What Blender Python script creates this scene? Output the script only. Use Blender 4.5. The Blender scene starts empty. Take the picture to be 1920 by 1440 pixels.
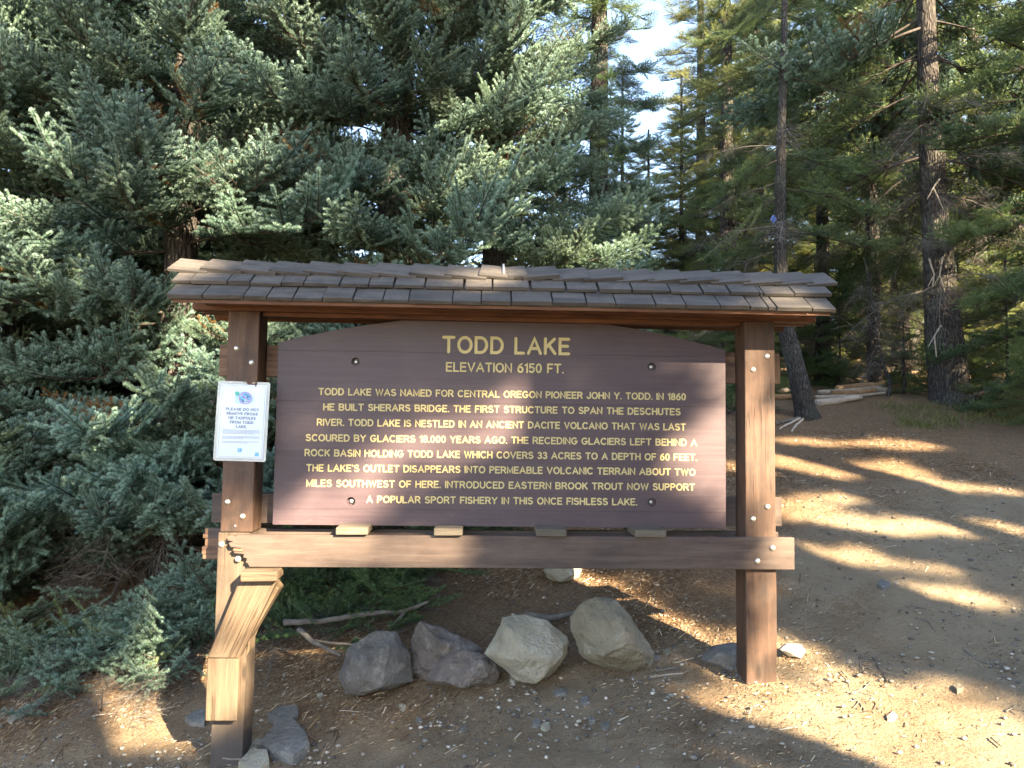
import bpy, bmesh, math, random
import numpy as np
from mathutils import Vector, Matrix, Euler, noise
R = math.radians
rng = np.random.default_rng(7); random.seed(7)
sc = bpy.context.scene; COL = sc.collection

# ------------------------------------------------------------------ camera, sky, sun, exposure
CAM = Vector((-.1096, -4.6, 1.503)); YAW, PIT, ROL, F = .0343, .0608, .0132, 1440.
fw = Vector((math.sin(YAW)*math.cos(PIT), math.cos(YAW)*math.cos(PIT), math.sin(PIT)))
rt = Vector((math.cos(YAW), -math.sin(YAW), 0)); up0 = rt.cross(fw)
r2 = math.cos(ROL)*rt+math.sin(ROL)*up0; u2 = -math.sin(ROL)*rt+math.cos(ROL)*up0
cd = bpy.data.cameras.new('camera'); cam = bpy.data.objects.new('camera', cd); COL.objects.link(cam)
cam.matrix_world = Matrix(((r2.x, u2.x, -fw.x, CAM.x), (r2.y, u2.y, -fw.y, CAM.y), (r2.z, u2.z, -fw.z, CAM.z), (0, 0, 0, 1)))
cd.sensor_width = 36; cd.lens = 27.0; cd.clip_end = 600; cd.clip_start = .05
sc.camera = cam

SUN_AZ, SUN_EL = R(36), R(28)          # to the right of straight behind the camera
S = Vector((math.sin(SUN_AZ)*math.cos(SUN_EL), -math.cos(SUN_AZ)*math.cos(SUN_EL), math.sin(SUN_EL)))
w = bpy.data.worlds.new('World'); sc.world = w; w.use_nodes = True
nt = w.node_tree; bg = nt.nodes['Background']
sky = nt.nodes.new('ShaderNodeTexSky'); sky.sky_type = 'NISHITA'; sky.sun_disc = False
sky.sun_elevation = SUN_EL; sky.sun_rotation = math.atan2(S.x, S.y); sky.altitude = 1800; sky.dust_density = 3.0
nt.links.new(sky.outputs[0], bg.inputs[0]); bg.inputs[1].default_value = .10
sl = bpy.data.lights.new('sun', 'SUN'); so = bpy.data.objects.new('sun', sl); COL.objects.link(so)
sl.energy = 5.0; sl.angle = R(.53); sl.color = (1, .86, .64)
so.rotation_euler = (-S).to_track_quat('-Z', 'Y').to_euler()
sc.view_settings.view_transform = 'Standard'; sc.view_settings.look = 'None'
sc.view_settings.gamma = 1; sc.view_settings.use_curve_mapping = False
sc.view_settings.exposure = 3.32
sc.view_settings.use_white_balance = True; sc.view_settings.white_balance_temperature = 7200; sc.view_settings.white_balance_tint = 10
sc.cycles.max_bounces = 5; sc.cycles.diffuse_bounces = 3; sc.cycles.transparent_max_bounces = 6

def ray(px, py):
    px, py = float(px), float(py)
    return fw+r2*((px-960)/F)-u2*((py-720)/F)
def at(px, py, Y):
    d = ray(px, py); return CAM+d*((float(Y)-CAM.y)/d.y)
def sm(a, b, x):
    t = min(1, max(0, (x-a)/(b-a))); return t*t*(3-2*t)
def gz(x, y):
    gx = .155*(x-1.55) if x < 1.55 else .03*(x-1.55)
    gx = max(gx, -1.1+.03*x) if x < -5 else gx
    fade = 1-sm(4, 12, y)*.7
    k = .6
    ys = y-.1
    rise = .30*(math.sqrt(ys*ys+.09)+ys)/2 if ys < 6.4 else .30*6.4+.13*(ys-6.4)
    if y > 60: rise -= .13*(y-60)*.7
    front = .04*min(0, y) if y > -12 else -.48
    b = noise.noise(Vector((x*.55, y*.55, 3)))*.05+noise.noise(Vector((x*1.7, y*1.7, 9)))*.022
    n = .35 if abs(x) < 2 and -1 < y < .4 else 1
    return gx*fade+rise+front+b*n
def gpix(px, py):
    d = ray(px, py); t = 3.5
    while t < 60:
        p = CAM+d*t
        if p.z < gz(p.x, p.y): break
        t += .02
    p = CAM+d*t; return Vector((p.x, p.y, gz(p.x, p.y)))

# ------------------------------------------------------------------ object helpers
def tag(o, label=None, cat=None, group=None, kind=None):
    if label: o['label'] = label
    if cat: o['category'] = cat
    if group: o['group'] = group
    if kind: o['kind'] = kind
    return o
def thing(name, label, cat, loc=(0, 0, 0), rz=0, group=None):
    o = bpy.data.objects.new(name, None); COL.objects.link(o); o.location = loc; o.rotation_euler = (0, 0, rz)
    o.empty_display_size = .1
    return tag(o, label, cat, group)
def link(name, me, mats, parent=None, smooth=False, loc=None, rot=None):
    o = bpy.data.objects.new(name, me); COL.objects.link(o)
    if mats is not None and not me.materials:
        for m in (mats if isinstance(mats, (list, tuple)) else [mats]): me.materials.append(m)
    if smooth: me.polygons.foreach_set('use_smooth', [True]*len(me.polygons))
    if parent: o.parent = parent
    if loc is not None: o.location = loc
    if rot is not None: o.rotation_euler = rot
    return o
def pmesh(name, v, f):
    me = bpy.data.meshes.new(name); me.from_pydata([tuple(q) for q in v], [], f); me.update(); return me
def npmesh(name, V, T, attrs=None, matidx=None):
    """triangle soup from numpy"""
    me = bpy.data.meshes.new(name)
    me.vertices.add(len(V)); me.vertices.foreach_set('co', np.asarray(V, np.float32).ravel())
    n = len(T); me.loops.add(n*3); me.polygons.add(n)
    me.loops.foreach_set('vertex_index', np.asarray(T, np.int32).ravel())
    me.polygons.foreach_set('loop_start', np.arange(0, n*3, 3, dtype=np.int32))
    if matidx is not None: me.polygons.foreach_set('material_index', np.asarray(matidx, np.int32))
    me.update(calc_edges=True)
    for k, a in (attrs or {}).items():
        at_ = me.attributes.new(k, 'FLOAT', 'POINT'); at_.data.foreach_set('value', np.asarray(a, np.float32))
    return me
def bm_mesh(name, bm):
    me = bpy.data.meshes.new(name); bm.to_mesh(me); bm.free(); return me
def box_mesh(name, lx, ly, lz, bev=.004, warp=0, seed=0):
    """box centred on its origin, bevelled, optionally subdivided along x and warped a little"""
    bm = bmesh.new(); bmesh.ops.create_cube(bm, size=1)
    bmesh.ops.scale(bm, vec=(lx, ly, lz), verts=bm.verts)
    if bev: bmesh.ops.bevel(bm, geom=bm.edges[:], offset=bev, segments=2, affect='EDGES', profile=.6)
    if warp:
        es = [e for e in bm.edges if abs(e.verts[0].co.x-e.verts[1].co.x) > lx*.8]
        bmesh.ops.subdivide_edges(bm, edges=es, cuts=max(4, int(lx/.06)), use_grid_fill=False)
        for v in bm.verts:
            q = Vector((v.co.x*2.2+seed*7, v.co.y*3, v.co.z*3))
            v.co.y += noise.noise(q)*warp; v.co.z += noise.noise(q+Vector((5, 9, 1)))*warp
    return bm_mesh(name, bm)
def timber(name, a, b, ly, lz, mat, parent, bev=.005, warp=.0025, seed=0, roll=0):
    """timber from point a to point b (local x along its length), ly deep, lz high"""
    a = Vector(a); b = Vector(b); d = b-a
    rot = d.to_track_quat('X', 'Z').to_matrix() if abs(d.normalized().z) < .9 else \
        Matrix((Vector((0, 0, 1)), Vector((0, 1, 0)), Vector((-1, 0, 0)))).transposed()
    o = link(name, box_mesh(name, d.length, ly, lz, bev, warp, seed), mat, parent)
    o.matrix_local = Matrix.Translation((a+b)/2) @ rot.to_4x4()
    return o
def prism_y(name, poly, y0, y1, bev=0):
    """polygon given in x,z, extruded along y"""
    bm = bmesh.new()
    vs = [bm.verts.new((x, y0, z)) for x, z in poly]
    f = bm.faces.new(vs); r = bmesh.ops.extrude_face_region(bm, geom=[f])
    for v in r['geom']:
        if isinstance(v, bmesh.types.BMVert): v.co.y = y1
    bmesh.ops.recalc_face_normals(bm, faces=bm.faces)
    if bev:
        es = [e for e in bm.edges if e.calc_face_angle(0) > .35]
        bmesh.ops.bevel(bm, geom=es, offset=bev, segments=1, affect='EDGES')
    return bm_mesh(name, bm)
def tube(pts, radii, sides=10, cap=True, rough=0, seed=0):
    pts = [Vector(p) for p in pts]; V = []; Fc = []
    nprev = None
    for i, p in enumerate(pts):
        t = (pts[min(i+1, len(pts)-1)]-pts[max(i-1, 0)]).normalized()
        n = (nprev-t*nprev.dot(t)).normalized() if nprev else t.orthogonal().normalized()
        nprev = n; b = t.cross(n)
        for k in range(sides):
            a = 2*math.pi*k/sides; d = n*math.cos(a)+b*math.sin(a)
            r = radii[i]
            if rough: r *= 1+rough*noise.noise(Vector((math.cos(a)*3.3+seed, math.sin(a)*3.3, p.z*1.3)))+rough*.6*noise.noise(Vector((math.cos(a)*9, math.sin(a)*9+seed, p.z*4)))
            V.append(p+d*r)
    for i in range(len(pts)-1):
        for k in range(sides):
            a = i*sides+k; b_ = i*sides+(k+1) % sides
            Fc.append((a, b_, b_+sides, a+sides))
    if cap: Fc.append(tuple(range(sides-1, -1, -1))); Fc.append(tuple((len(pts)-1)*sides+k for k in range(sides)))
    return V, Fc
def join_vf(parts):
    V = []; Fc = []
    for v, f in parts:
        o = len(V); V += v; Fc += [tuple(i+o for i in q) for q in f]
    return V, Fc

# ------------------------------------------------------------------ materials
class N:
    def __init__(s, name):
        s.m = bpy.data.materials.new(name); s.m.use_nodes = True; s.t = s.m.node_tree
        s.p = s.t.nodes['Principled BSDF']; s.out = s.t.nodes['Material Output']
    def n(s, t, **kw):
        o = s.t.nodes.new('ShaderNode'+t)
        for k, v in kw.items():
            if k in o.inputs: o.inputs[k].default_value = v
            else: setattr(o, k, v)
        return o
    def l(s, a, b): s.t.links.new(a, b)
    def coord(s, scale=(1, 1, 1), kind='Object', rot=(0, 0, 0)):
        c = s.n('TexCoord'); m = s.n('Mapping'); m.inputs['Scale'].default_value = scale; m.inputs['Rotation'].default_value = rot
        s.l(c.outputs[kind], m.inputs[0]); return m.outputs[0]
    def noise(s, v, scale, detail=4, rough=.55, dist=0):
        o = s.n('TexNoise', Scale=scale, Detail=detail, Roughness=rough, Distortion=dist); s.l(v, o.inputs['Vector']); return o.outputs['Fac']
    def ramp(s, f, stops):
        o = s.n('ValToRGB'); e = o.color_ramp.elements
        while len(e) < len(stops): e.new(.5)
        for q, (p, c) in zip(e, stops):
            q.position = p; q.color = (*c, 1) if not isinstance(c, (int, float)) else (c, c, c, 1)
        s.l(f, o.inputs[0]); return o.outputs[0]
    def mix(s, f, a, b, mode='MIX'):
        o = s.n('Mix', data_type='RGBA', blend_type=mode)
        for i, q in ((0, f), (6, a), (7, b)):
            if hasattr(q, 'links'): s.l(q, o.inputs[i])
            elif isinstance(q, (int, float)): o.inputs[i].default_value = q
            else: o.inputs[i].default_value = (*q, 1)
        return o.outputs[2]
    def math(s, op, a, b=0):
        o = s.n('Math', operation=op)
        for i, q in ((0, a), (1, b)):
            if hasattr(q, 'links'): s.l(q, o.inputs[i])
            else: o.inputs[i].default_value = q
        return o.outputs[0]
    def bump(s, h, dist=.01, strength=1):
        o = s.n('Bump', Strength=strength, Distance=dist); s.l(h, o.inputs['Height']); s.l(o.outputs[0], s.p.inputs['Normal'])
    def attr(s, name, kind='GEOMETRY'):
        o = s.n('Attribute', attribute_name=name, attribute_type=kind); return o

def wood(name, dark, mid, light, rough=.7, stain=0, knots=True, grain=1., seedy=0, ends=None, bumpd=.0015, foot=None):
    m = N(name); info = m.n('ObjectInfo')
    base = m.coord((1, 1, 1)); off = m.n('VectorMath', operation='MULTIPLY_ADD')
    cmb = m.n('CombineXYZ'); m.l(info.outputs['Random'], cmb.inputs[0]); m.l(info.outputs['Random'], cmb.inputs[1]); m.l(info.outputs['Random'], cmb.inputs[2])
    m.l(cmb.outputs[0], off.inputs[0]); off.inputs[1].default_value = (37, 23, 51); m.l(base, off.inputs[2])
    mp = m.n('Mapping'); mp.inputs['Scale'].default_value = (1.1, 14, 14); m.l(off.outputs[0], mp.inputs[0])
    fine = m.n('Mapping'); fine.inputs['Scale'].default_value = (4, 130, 130); m.l(off.outputs[0], fine.inputs[0])
    big = m.noise(mp.outputs[0], 1.6*grain, 5, .6, .7)
    fi = m.noise(fine.outputs[0], 1.5, 3, .6)
    c = m.ramp(big, [(.28, dark), (.5, mid), (.74, light)])
    c = m.mix(m.math('MULTIPLY', m.ramp(fi, [(.35, 1.), (.6, 0.)]), .45), c, dark)
    pm = m.n('Mapping'); pm.inputs['Scale'].default_value = (2.2, 4, 4); m.l(off.outputs[0], pm.inputs[0])
    pat = m.noise(pm.outputs[0], 1.4, 4, .6)
    c = m.mix(m.math('MULTIPLY', m.ramp(pat, [(.4, 0.), (.7, 1.)]), .5), c, light)
    if knots:
        cm = m.n('Mapping'); cm.inputs['Scale'].default_value = (.8, 26, 26); m.l(off.outputs[0], cm.inputs[0])
        cr = m.noise(cm.outputs[0], 1.3, 2, .5, .3); ck = m.ramp(cr, [(.475, 0.), (.5, 1.), (.525, 0.)])
        ck = m.math('MULTIPLY', ck, m.ramp(m.noise(pm.outputs[0], .8, 2), [(.48, 0.), (.6, 1.)]))
        c = m.mix(m.math('MULTIPLY', ck, .7), c, tuple(q*.3 for q in dark)); fi = m.math('SUBTRACT', fi, m.math('MULTIPLY', ck, 1.5))
        km = m.n('Mapping'); km.inputs['Scale'].default_value = (2.3, 6, 6); m.l(off.outputs[0], km.inputs[0])
        vo = m.n('TexVoronoi', Scale=1.0); m.l(km.outputs[0], vo.inputs['Vector'])
        k = m.ramp(vo.outputs['Distance'], [(.06, 1.), (.15, 0.)])
        c = m.mix(m.math('MULTIPLY', k, .75), c, tuple(q*.35 for q in dark))
    if stain:
        c = m.mix(m.math('MULTIPLY', m.ramp(m.noise(off.outputs[0], 6, 5, .7), [(.5, 0.), (.68, 1.)]), stain), c, (.035, .03, .027))
    if foot is not None:
        sx = m.n('SeparateXYZ'); m.l(base, sx.inputs[0]); h = m.math('ADD', sx.outputs[0], m.math('MULTIPLY', pat, .25))
        c = m.mix(m.math('MULTIPLY', m.ramp(m.math('ADD', h, .5-foot), [(.42, 1.), (.68, 0.)]), .8), c, (.055, .05, .05))
    m.l(c, m.p.inputs['Base Color']); m.p.inputs['Roughness'].default_value = rough
    m.p.inputs['Specular IOR Level'].default_value = .3
    m.bump(m.math('ADD', m.math('MULTIPLY', big, .6), m.math('MULTIPLY', fi, .5)), bumpd)
    return m.m
def simple(name, col, rough=.6, metal=0, bump=0, var=.25, scale=8, spec=.4):
    m = N(name); v = m.coord()
    c = m.mix(m.ramp(m.noise(v, scale, 5, .6), [(.3, 0.), (.7, 1.)]), tuple(q*(1-var) for q in col), tuple(min(1, q*(1+var)) for q in col))
    m.l(c, m.p.inputs['Base Color']); m.p.inputs['Roughness'].default_value = rough; m.p.inputs['Metallic'].default_value = metal
    m.p.inputs['Specular IOR Level'].default_value = spec
    if bump: m.bump(m.noise(v, scale*5, 4, .6), bump)
    return m.m

M_post = wood('stained_post_wood', (.036, .021, .015), (.075, .042, .029), (.13, .078, .054), .66, .6)
M_post2 = wood('weathered_post_wood', (.045, .032, .023), (.088, .062, .044), (.13, .096, .07), .8, .5, foot=-.18)
M_rail = wood('faded_rail_wood', (.045, .031, .027), (.075, .053, .045), (.125, .092, .074), .68, .15, knots=False)
M_backrail = wood('back_rail_wood', (.07, .04, .03), (.14, .08, .05), (.22, .13, .08), .7)
M_cedar = wood('red_cedar_wood', (.055, .022, .011), (.115, .045, .02), (.20, .085, .038), .6, knots=False)
M_raw = wood('raw_bleached_wood', (.058, .037, .023), (.105, .071, .045), (.15, .112, .077), .75, 0, grain=1.6, bumpd=.003)
M_block = wood('grey_block_wood', (.05, .042, .033), (.10, .083, .064), (.16, .135, .105), .8, 0, knots=False)
M_grey = wood('grey_foot_wood', (.09, .08, .075), (.17, .145, .12), (.3, .24, .17), .85, .4)
M_shing = wood('weathered_shingle_wood', (.04, .035, .031), (.078, .068, .06), (.125, .108, .093), .8, .6, knots=False, bumpd=.002)

def board_paint():
    m = N('brown_board_paint'); v = m.coord((1, 1, 1)); g = m.coord((1.2, 20, 45))
    gr = m.noise(g, 2, 5, .6)
    c = m.ramp(gr, [(.3, (.054, .035, .041)), (.55, (.066, .044, .051)), (.8, (.083, .057, .064))])
    c = m.mix(m.math('MULTIPLY', m.ramp(m.noise(v, 3.2, 5, .6, .6), [(.45, 0.), (.8, 1.)]), .35), c, (.102, .075, .080))
    sx = m.n('SeparateXYZ'); m.l(v, sx.inputs[0])
    low = m.ramp(m.math('SUBTRACT', sx.outputs[2], .85), [(.03, 1.), (.22, 0.)])
    sc_ = m.ramp(m.noise(m.coord((1.6, 1, 3.4), rot=(0, .6, 0)), 9, 6, .7, 1.2), [(.60, 0.), (.72, 1.)])
    c = m.mix(m.math('MULTIPLY', m.math('MULTIPLY', low, sc_), .45), c, (.30, .26, .24))
    m.l(c, m.p.inputs['Base Color'])
    m.p.inputs['Roughness'].default_value = .5; m.p.inputs['Specular IOR Level'].default_value = .35
    m.bump(gr, .0006); return m.m
M_board = board_paint()
M_yellow = simple('routed_letter_yellow', (.50, .41, .19), .6, var=.15, scale=3)
M_bolt = simple('galvanised_bolt', (.62, .62, .56), .38, .75, 0, .15, 60)
M_dark = simple('hole_dark', (.02, .016, .014), .8)

# foliage: 'age' (0 old growth and painted shade at needle bases .. 1 shoot tip) on the mesh, 'tint' (towards yellow, high values paint in sunlight) on the instances
def foliage(name, old, young, yel, trans=.28):
    m = N(name); a = m.attr('age'); t = m.attr('tint', 'INSTANCER')
    inf = m.n('ObjectInfo')
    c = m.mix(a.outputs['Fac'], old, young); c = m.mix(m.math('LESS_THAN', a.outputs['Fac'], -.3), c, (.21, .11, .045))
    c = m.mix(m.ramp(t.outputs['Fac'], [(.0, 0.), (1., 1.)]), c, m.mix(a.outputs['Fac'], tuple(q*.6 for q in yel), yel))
    v = m.math('ADD', m.math('MULTIPLY', inf.outputs['Random'], .5), .75)
    hsv = m.n('HueSaturation'); m.l(v, hsv.inputs['Value']); m.l(c, hsv.inputs['Color']); c = hsv.outputs[0]
    d = m.n('BsdfDiffuse'); tr = m.n('BsdfTranslucent'); mx = m.n('MixShader'); mx.inputs[0].default_value = trans
    m.l(c, d.inputs[0]); m.l(m.mix(.5, c, yel), tr.inputs[0]); m.l(d.outputs[0], mx.inputs[1]); m.l(tr.outputs[0], mx.inputs[2])
    gl = m.n('BsdfGlossy', Roughness=.38); gl.inputs[0].default_value = (.6, .7, .75, 1)
    m2 = m.n('MixShader'); m2.inputs[0].default_value = .06; m.l(mx.outputs[0], m2.inputs[1]); m.l(gl.outputs[0], m2.inputs[2])
    m.l(m2.outputs[0], m.out.inputs[0]); return m.m
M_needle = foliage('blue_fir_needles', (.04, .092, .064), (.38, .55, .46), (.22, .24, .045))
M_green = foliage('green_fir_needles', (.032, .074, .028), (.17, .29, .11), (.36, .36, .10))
M_twig = simple('twig_bark', (.055, .043, .036), .9, var=.4, scale=20)
M_deadtwig = simple('dead_twig_bark', (.13, .112, .095), .9, var=.4, scale=20)
def bark(name, dark, light, sc_=1.):
    m = N(name); v = m.coord((1, 1, .22)); vo = m.n('TexVoronoi', Scale=26*sc_, feature='DISTANCE_TO_EDGE'); 
    nz = m.n('TexNoise', Scale=8.); m.l(v, nz.inputs['Vector']); ad = m.n('VectorMath', operation='MULTIPLY_ADD')
    m.l(nz.outputs['Color'], ad.inputs[0]); ad.inputs[1].default_value = (.08, .08, .08); m.l(v, ad.inputs[2]); m.l(ad.outputs[0], vo.inputs['Vector'])
    h = m.ramp(vo.outputs['Distance'], [(0., 0.), (.22, 1.)]); n2 = m.noise(m.coord(), 30, 5, .7)
    hh = m.math('ADD', m.math('MULTIPLY', h, .7), m.math('MULTIPLY', n2, .6))
    c = m.mix(hh, dark, light); c = m.mix(m.math('MULTIPLY', m.ramp(m.noise(m.coord(), 2.3, 4), [(.5, 0.), (.7, 1.)]), .35), c, (.16, .17, .13))
    m.l(c, m.p.inputs['Base Color']); m.p.inputs['Roughness'].default_value = .95; m.p.inputs['Specular IOR Level'].default_value = .1
    m.bump(hh, .03); return m.m
M_bark = bark('dark_fir_bark', (.022, .019, .017), (.085, .075, .068))
M_bark2 = bark('grey_fir_bark', (.03, .027, .025), (.095, .087, .08), 1.5)
M_log = wood('bleached_log_wood', (.22, .16, .11), (.42, .34, .26), (.58, .50, .42), .9, .15)
M_redlog = wood('red_rotting_log_wood', (.20, .10, .045), (.40, .22, .11), (.56, .38, .22), .9, .2)

def ground_mat():
    m = N('dirt_ground'); v = m.coord(); sx = m.n('SeparateXYZ'); m.l(v, sx.inputs[0]); X, Y = sx.outputs[0], sx.outputs[1]
    c = m.ramp(m.noise(v, 3.1, 6, .65), [(.3, (.235, .17, .108)), (.52, (.315, .24, .16)), (.75, (.41, .32, .22))])
    # greyer trodden path on the right, red-brown litter below the trees
    path = m.math('ADD', m.math('SUBTRACT', X, m.math('MULTIPLY', Y, .22)), m.math('MULTIPLY', m.noise(v, .8, 4), 2.0))
    pf = m.ramp(m.math('MULTIPLY', path, .1), [(.24, 0.), (.36, 1.)])
    c = m.mix(m.math('MULTIPLY', pf, .55), c, (.39, .31, .21))
    lit = m.math('SUBTRACT', m.math('MULTIPLY', m.math('ADD', Y, m.math('MULTIPLY', m.noise(v, 1.7, 5), 1.4)), .2), m.math('MULTIPLY', pf, .5))
    lf = m.ramp(lit, [(.17, 0.), (.34, 1.)])
    red = m.ramp(m.noise(v, 40, 5, .7), [(.3, (.11, .065, .038)), (.5, (.22, .135, .078)), (.7, (.36, .25, .155))])
    c = m.mix(m.math('MULTIPLY', lf, .85), c, red)
    patch = m.ramp(m.noise(v, 1.3, 5, .6), [(.48, 0.), (.66, 1.)])
    c = m.mix(m.math('MULTIPLY', patch, .5), c, red)
    sp = m.noise(v, 130, 3, .7)
    c = m.mix(m.ramp(sp, [(.60, 0.), (.72, .55)]), c, (.46, .40, .32))
    c = m.mix(m.ramp(m.noise(v, 90, 3, .7), [(.62, 0.), (.75, .7)]), c, (.06, .045, .03))
    vo = m.n('TexVoronoi', Scale=42.); m.l(v, vo.inputs['Vector'])
    m.l(c, m.p.inputs['Base Color']); m.p.inputs['Roughness'].default_value = 1; m.p.inputs['Specular IOR Level'].default_value = .05
    h = m.math('ADD', m.math('MULTIPLY', m.noise(v, 60, 6, .75), 1.), m.math('MULTIPLY', m.noise(v, 14, 5, .7), 1.4))
    m.bump(h, .04); return m.m
M_ground = ground_mat()
def rnd_mat(name, stops, rough=.9):
    m = N(name); a = m.attr('rnd'); c = m.ramp(a.outputs['Fac'], stops); m.l(c, m.p.inputs['Base Color'])
    m.p.inputs['Roughness'].default_value = rough; m.p.inputs['Specular IOR Level'].default_value = .15; return m.m
M_litter = rnd_mat('needle_litter', [(0, (.06, .035, .02)), (.35, (.15, .08, .04)), (.65, (.30, .19, .10)), (.9, (.48, .38, .25)), (1, (.6, .52, .40))])
M_pebble = rnd_mat('gravel', [(0, (.07, .065, .06)), (.4, (.16, .15, .135)), (.75, (.26, .22, .17)), (1, (.50, .45, .38))])
M_grass = rnd_mat('grass', [(0, (.05, .065, .02)), (.5, (.12, .13, .04)), (1, (.27, .24, .10))])
def rock(name, a, b, c_, lich=.3):
    m = N(name); v = m.coord()
    c = m.ramp(m.noise(v, 3.5, 7, .65, .5), [(.3, a), (.52, b), (.75, c_)])
    c = m.mix(m.math('MULTIPLY', m.ramp(m.noise(v, 9, 6, .75), [(.52, 0.), (.66, 1.)]), lich), c, (.46, .43, .37))
    c = m.mix(m.ramp(m.noise(v, 45, 4, .7), [(.62, 0.), (.76, .6)]), c, tuple(q*.4 for q in a))
    m.l(c, m.p.inputs['Base Color']); m.p.inputs['Roughness'].default_value = .9; m.p.inputs['Specular IOR Level'].default_value = .2
    m.bump(m.math('ADD', m.noise(v, 12, 8, .7), m.math('MULTIPLY', m.noise(v, 60, 4, .7), .35)), .06); return m.m
M_rk_grey = rock('purple_grey_rock', (.095, .09, .084), (.18, .17, .158), (.31, .29, .265), .45)
M_rk_red = rock('reddish_grey_rock', (.10, .083, .073), (.195, .165, .145), (.30, .26, .23), .4)
M_rk_tan = rock('pale_tan_rock', (.26, .235, .175), (.42, .385, .30), (.54, .50, .41), .5)
M_rk_olive = rock('olive_brown_rock', (.19, .165, .115), (.30, .265, .195), (.40, .36, .28), .15)
M_rk_slab = rock('blue_grey_slab', (.13, .125, .115), (.21, .20, .185), (.32, .305, .28), .35)

# ------------------------------------------------------------------ ground sheet
def axis(core0, core1, step, far0, far1):
    a = list(np.arange(core0, core1, step)); s = step; x = core1
    while x < far1: a.append(x); s *= 1.13; x += s
    s = step; x = core0-step; b = []
    while x > far0: b.append(x); s *= 1.13; x -= s
    return sorted(b+a+[far0, far1])
xs = axis(-4.2, 7.5, .036, -160, 160); ys = axis(-1.4, 7.5, .036, -80, 220)
V = []
for y in ys:
    for x in xs:
        z = gz(x, y)
        if -4.3 < x < 7.6 and -1.5 < y < 7.6:
            z += noise.noise(Vector((x*3, y*3, 1)))*.014+noise.noise(Vector((x*7, y*7, 1)))*.011+noise.noise(Vector((x*19, y*19, 4)))*.007
        V.append((x, y, z))
nx = len(xs); fs = []
for j in range(len(ys)-1):
    o = j*nx
    fs += [(o+i, o+i+1, o+i+1+nx, o+i+nx) for i in range(nx-1)]
g = link('ground', pmesh('ground', V, fs), M_ground, smooth=True); tag(g, kind='structure')

# ------------------------------------------------------------------ litter, gravel, grass (uncountable)
def scatter_pts(n, x0, x1, y0, y1, dens):
    out = []
    while len(out) < n:
        x = random.uniform(x0, x1); y = random.uniform(y0, y1)
        if random.random() < dens(x, y): out.append((x, y))
    return out
def slivers(name, pts, lmin, lmax, wd, mat, label, lift=.004):
    n = len(pts); V = np.zeros((n*4, 3)); T = np.zeros((n*2, 3), int); rn = np.zeros(n*4)
    for i, (x, y) in enumerate(pts):
        L = random.uniform(lmin, lmax)*random.uniform(.6, 1.2)/2; a = random.uniform(0, math.pi); wd_ = wd*random.uniform(.6, 1.5)/2
        dx, dy = math.cos(a), math.sin(a); z = gz(x, y)+lift+random.uniform(0, .006); tz = random.uniform(-.25, .25)
        z0 = z-dx*0; e = (gz(x+dx*L, y+dy*L)-gz(x-dx*L, y-dy*L))/2+tz*L*.6
        for k, (s, t) in enumerate(((-1, -1), (1, -1), (1, 1), (-1, 1))):
            V[i*4+k] = (x+dx*L*s-dy*wd_*t, y+dy*L*s+dx*wd_*t, z+e*s+(.001*t))
        T[i*2] = (i*4, i*4+1, i*4+2); T[i*2+1] = (i*4, i*4+2, i*4+3); rn[i*4:i*4+4] = random.random()**1.2
    return tag(link(name, npmesh(name, V, T, {'rnd': rn}), mat), label, kind='stuff')
def dn(x, y):
    d = .35+.65*sm(.2, 1.2, y)*(1 if x < 1.6 else .3)
    if x > 1.7: d *= .35+.8*sm(.1, .35, noise.noise(Vector((x, y, 2))))
    return min(1, d*(.55+noise.noise(Vector((x*1.3, y*1.3, 7)))*1.4))
slivers('needle_litter', scatter_pts(95000, -4.2, 5.5, -1.3, 5.0, dn), .012, .04, .0022, M_litter, 'brown and straw coloured fallen needles covering the ground', .010)
slivers('twig_litter', scatter_pts(2600, -4.2, 6.5, -1.2, 6.0, dn), .05, .14, .005, M_litter, 'small broken twigs and bark chips strewn over the dirt', .013)
def pebbles(name, pts, smin, smax, mat, label):
    bm = bmesh.new(); bmesh.ops.create_icosphere(bm, subdivisions=1, radius=1); base = np.array([v.co[:] for v in bm.verts]); tri = np.array([[v.index for v in f.verts] for f in bm.faces]); bm.free()
    V = []; T = []; rn = []
    for i, (x, y) in enumerate(pts):
        s = smin+(smax-smin)*random.random()**3.2
        sc3 = np.array([random.uniform(.7, 1.3), random.uniform(.7, 1.2), random.uniform(.4, .7)])*s
        b = base*(1+rng.uniform(-.22, .22, (len(base), 1)))*sc3; a = random.uniform(0, 6.28); c, s_ = math.cos(a), math.sin(a)
        b = b @ np.array([[c, s_, 0], [-s_, c, 0], [0, 0, 1]])
        V.append(b+np.array([x, y, gz(x, y)+s*.18+.003])); T.append(tri+i*len(base)); rn += [random.random()]*len(base)
    return tag(link(name, npmesh(name, np.concatenate(V), np.concatenate(T), {'rnd': rn}), mat), label, kind='stuff')
def dp(x, y):
    a = math.exp(-((y-.15)/.45)**2)*(1 if x < 1.6 else .4)
    return min(1, (.16+a)*(.6+noise.noise(Vector((x*2, y*2, 5)))*1.2))
pebbles('gravel', scatter_pts(7500, -3.8, 5.5, -1.2, 5, dp), .002, .019, M_pebble, 'loose pale gravel scattered over the bare dirt')
gp = []
for k in range(42):
    c = gpix(random.uniform(1650, 1918), random.uniform(752, 790)) if k < 30 else gpix(random.uniform(1700, 1800), random.uniform(775, 800))
    gp += [(c.x+random.gauss(0, .12), c.y+random.gauss(0, .15)) for _ in range(70)]
V = []; T = []; rn = []
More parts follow.
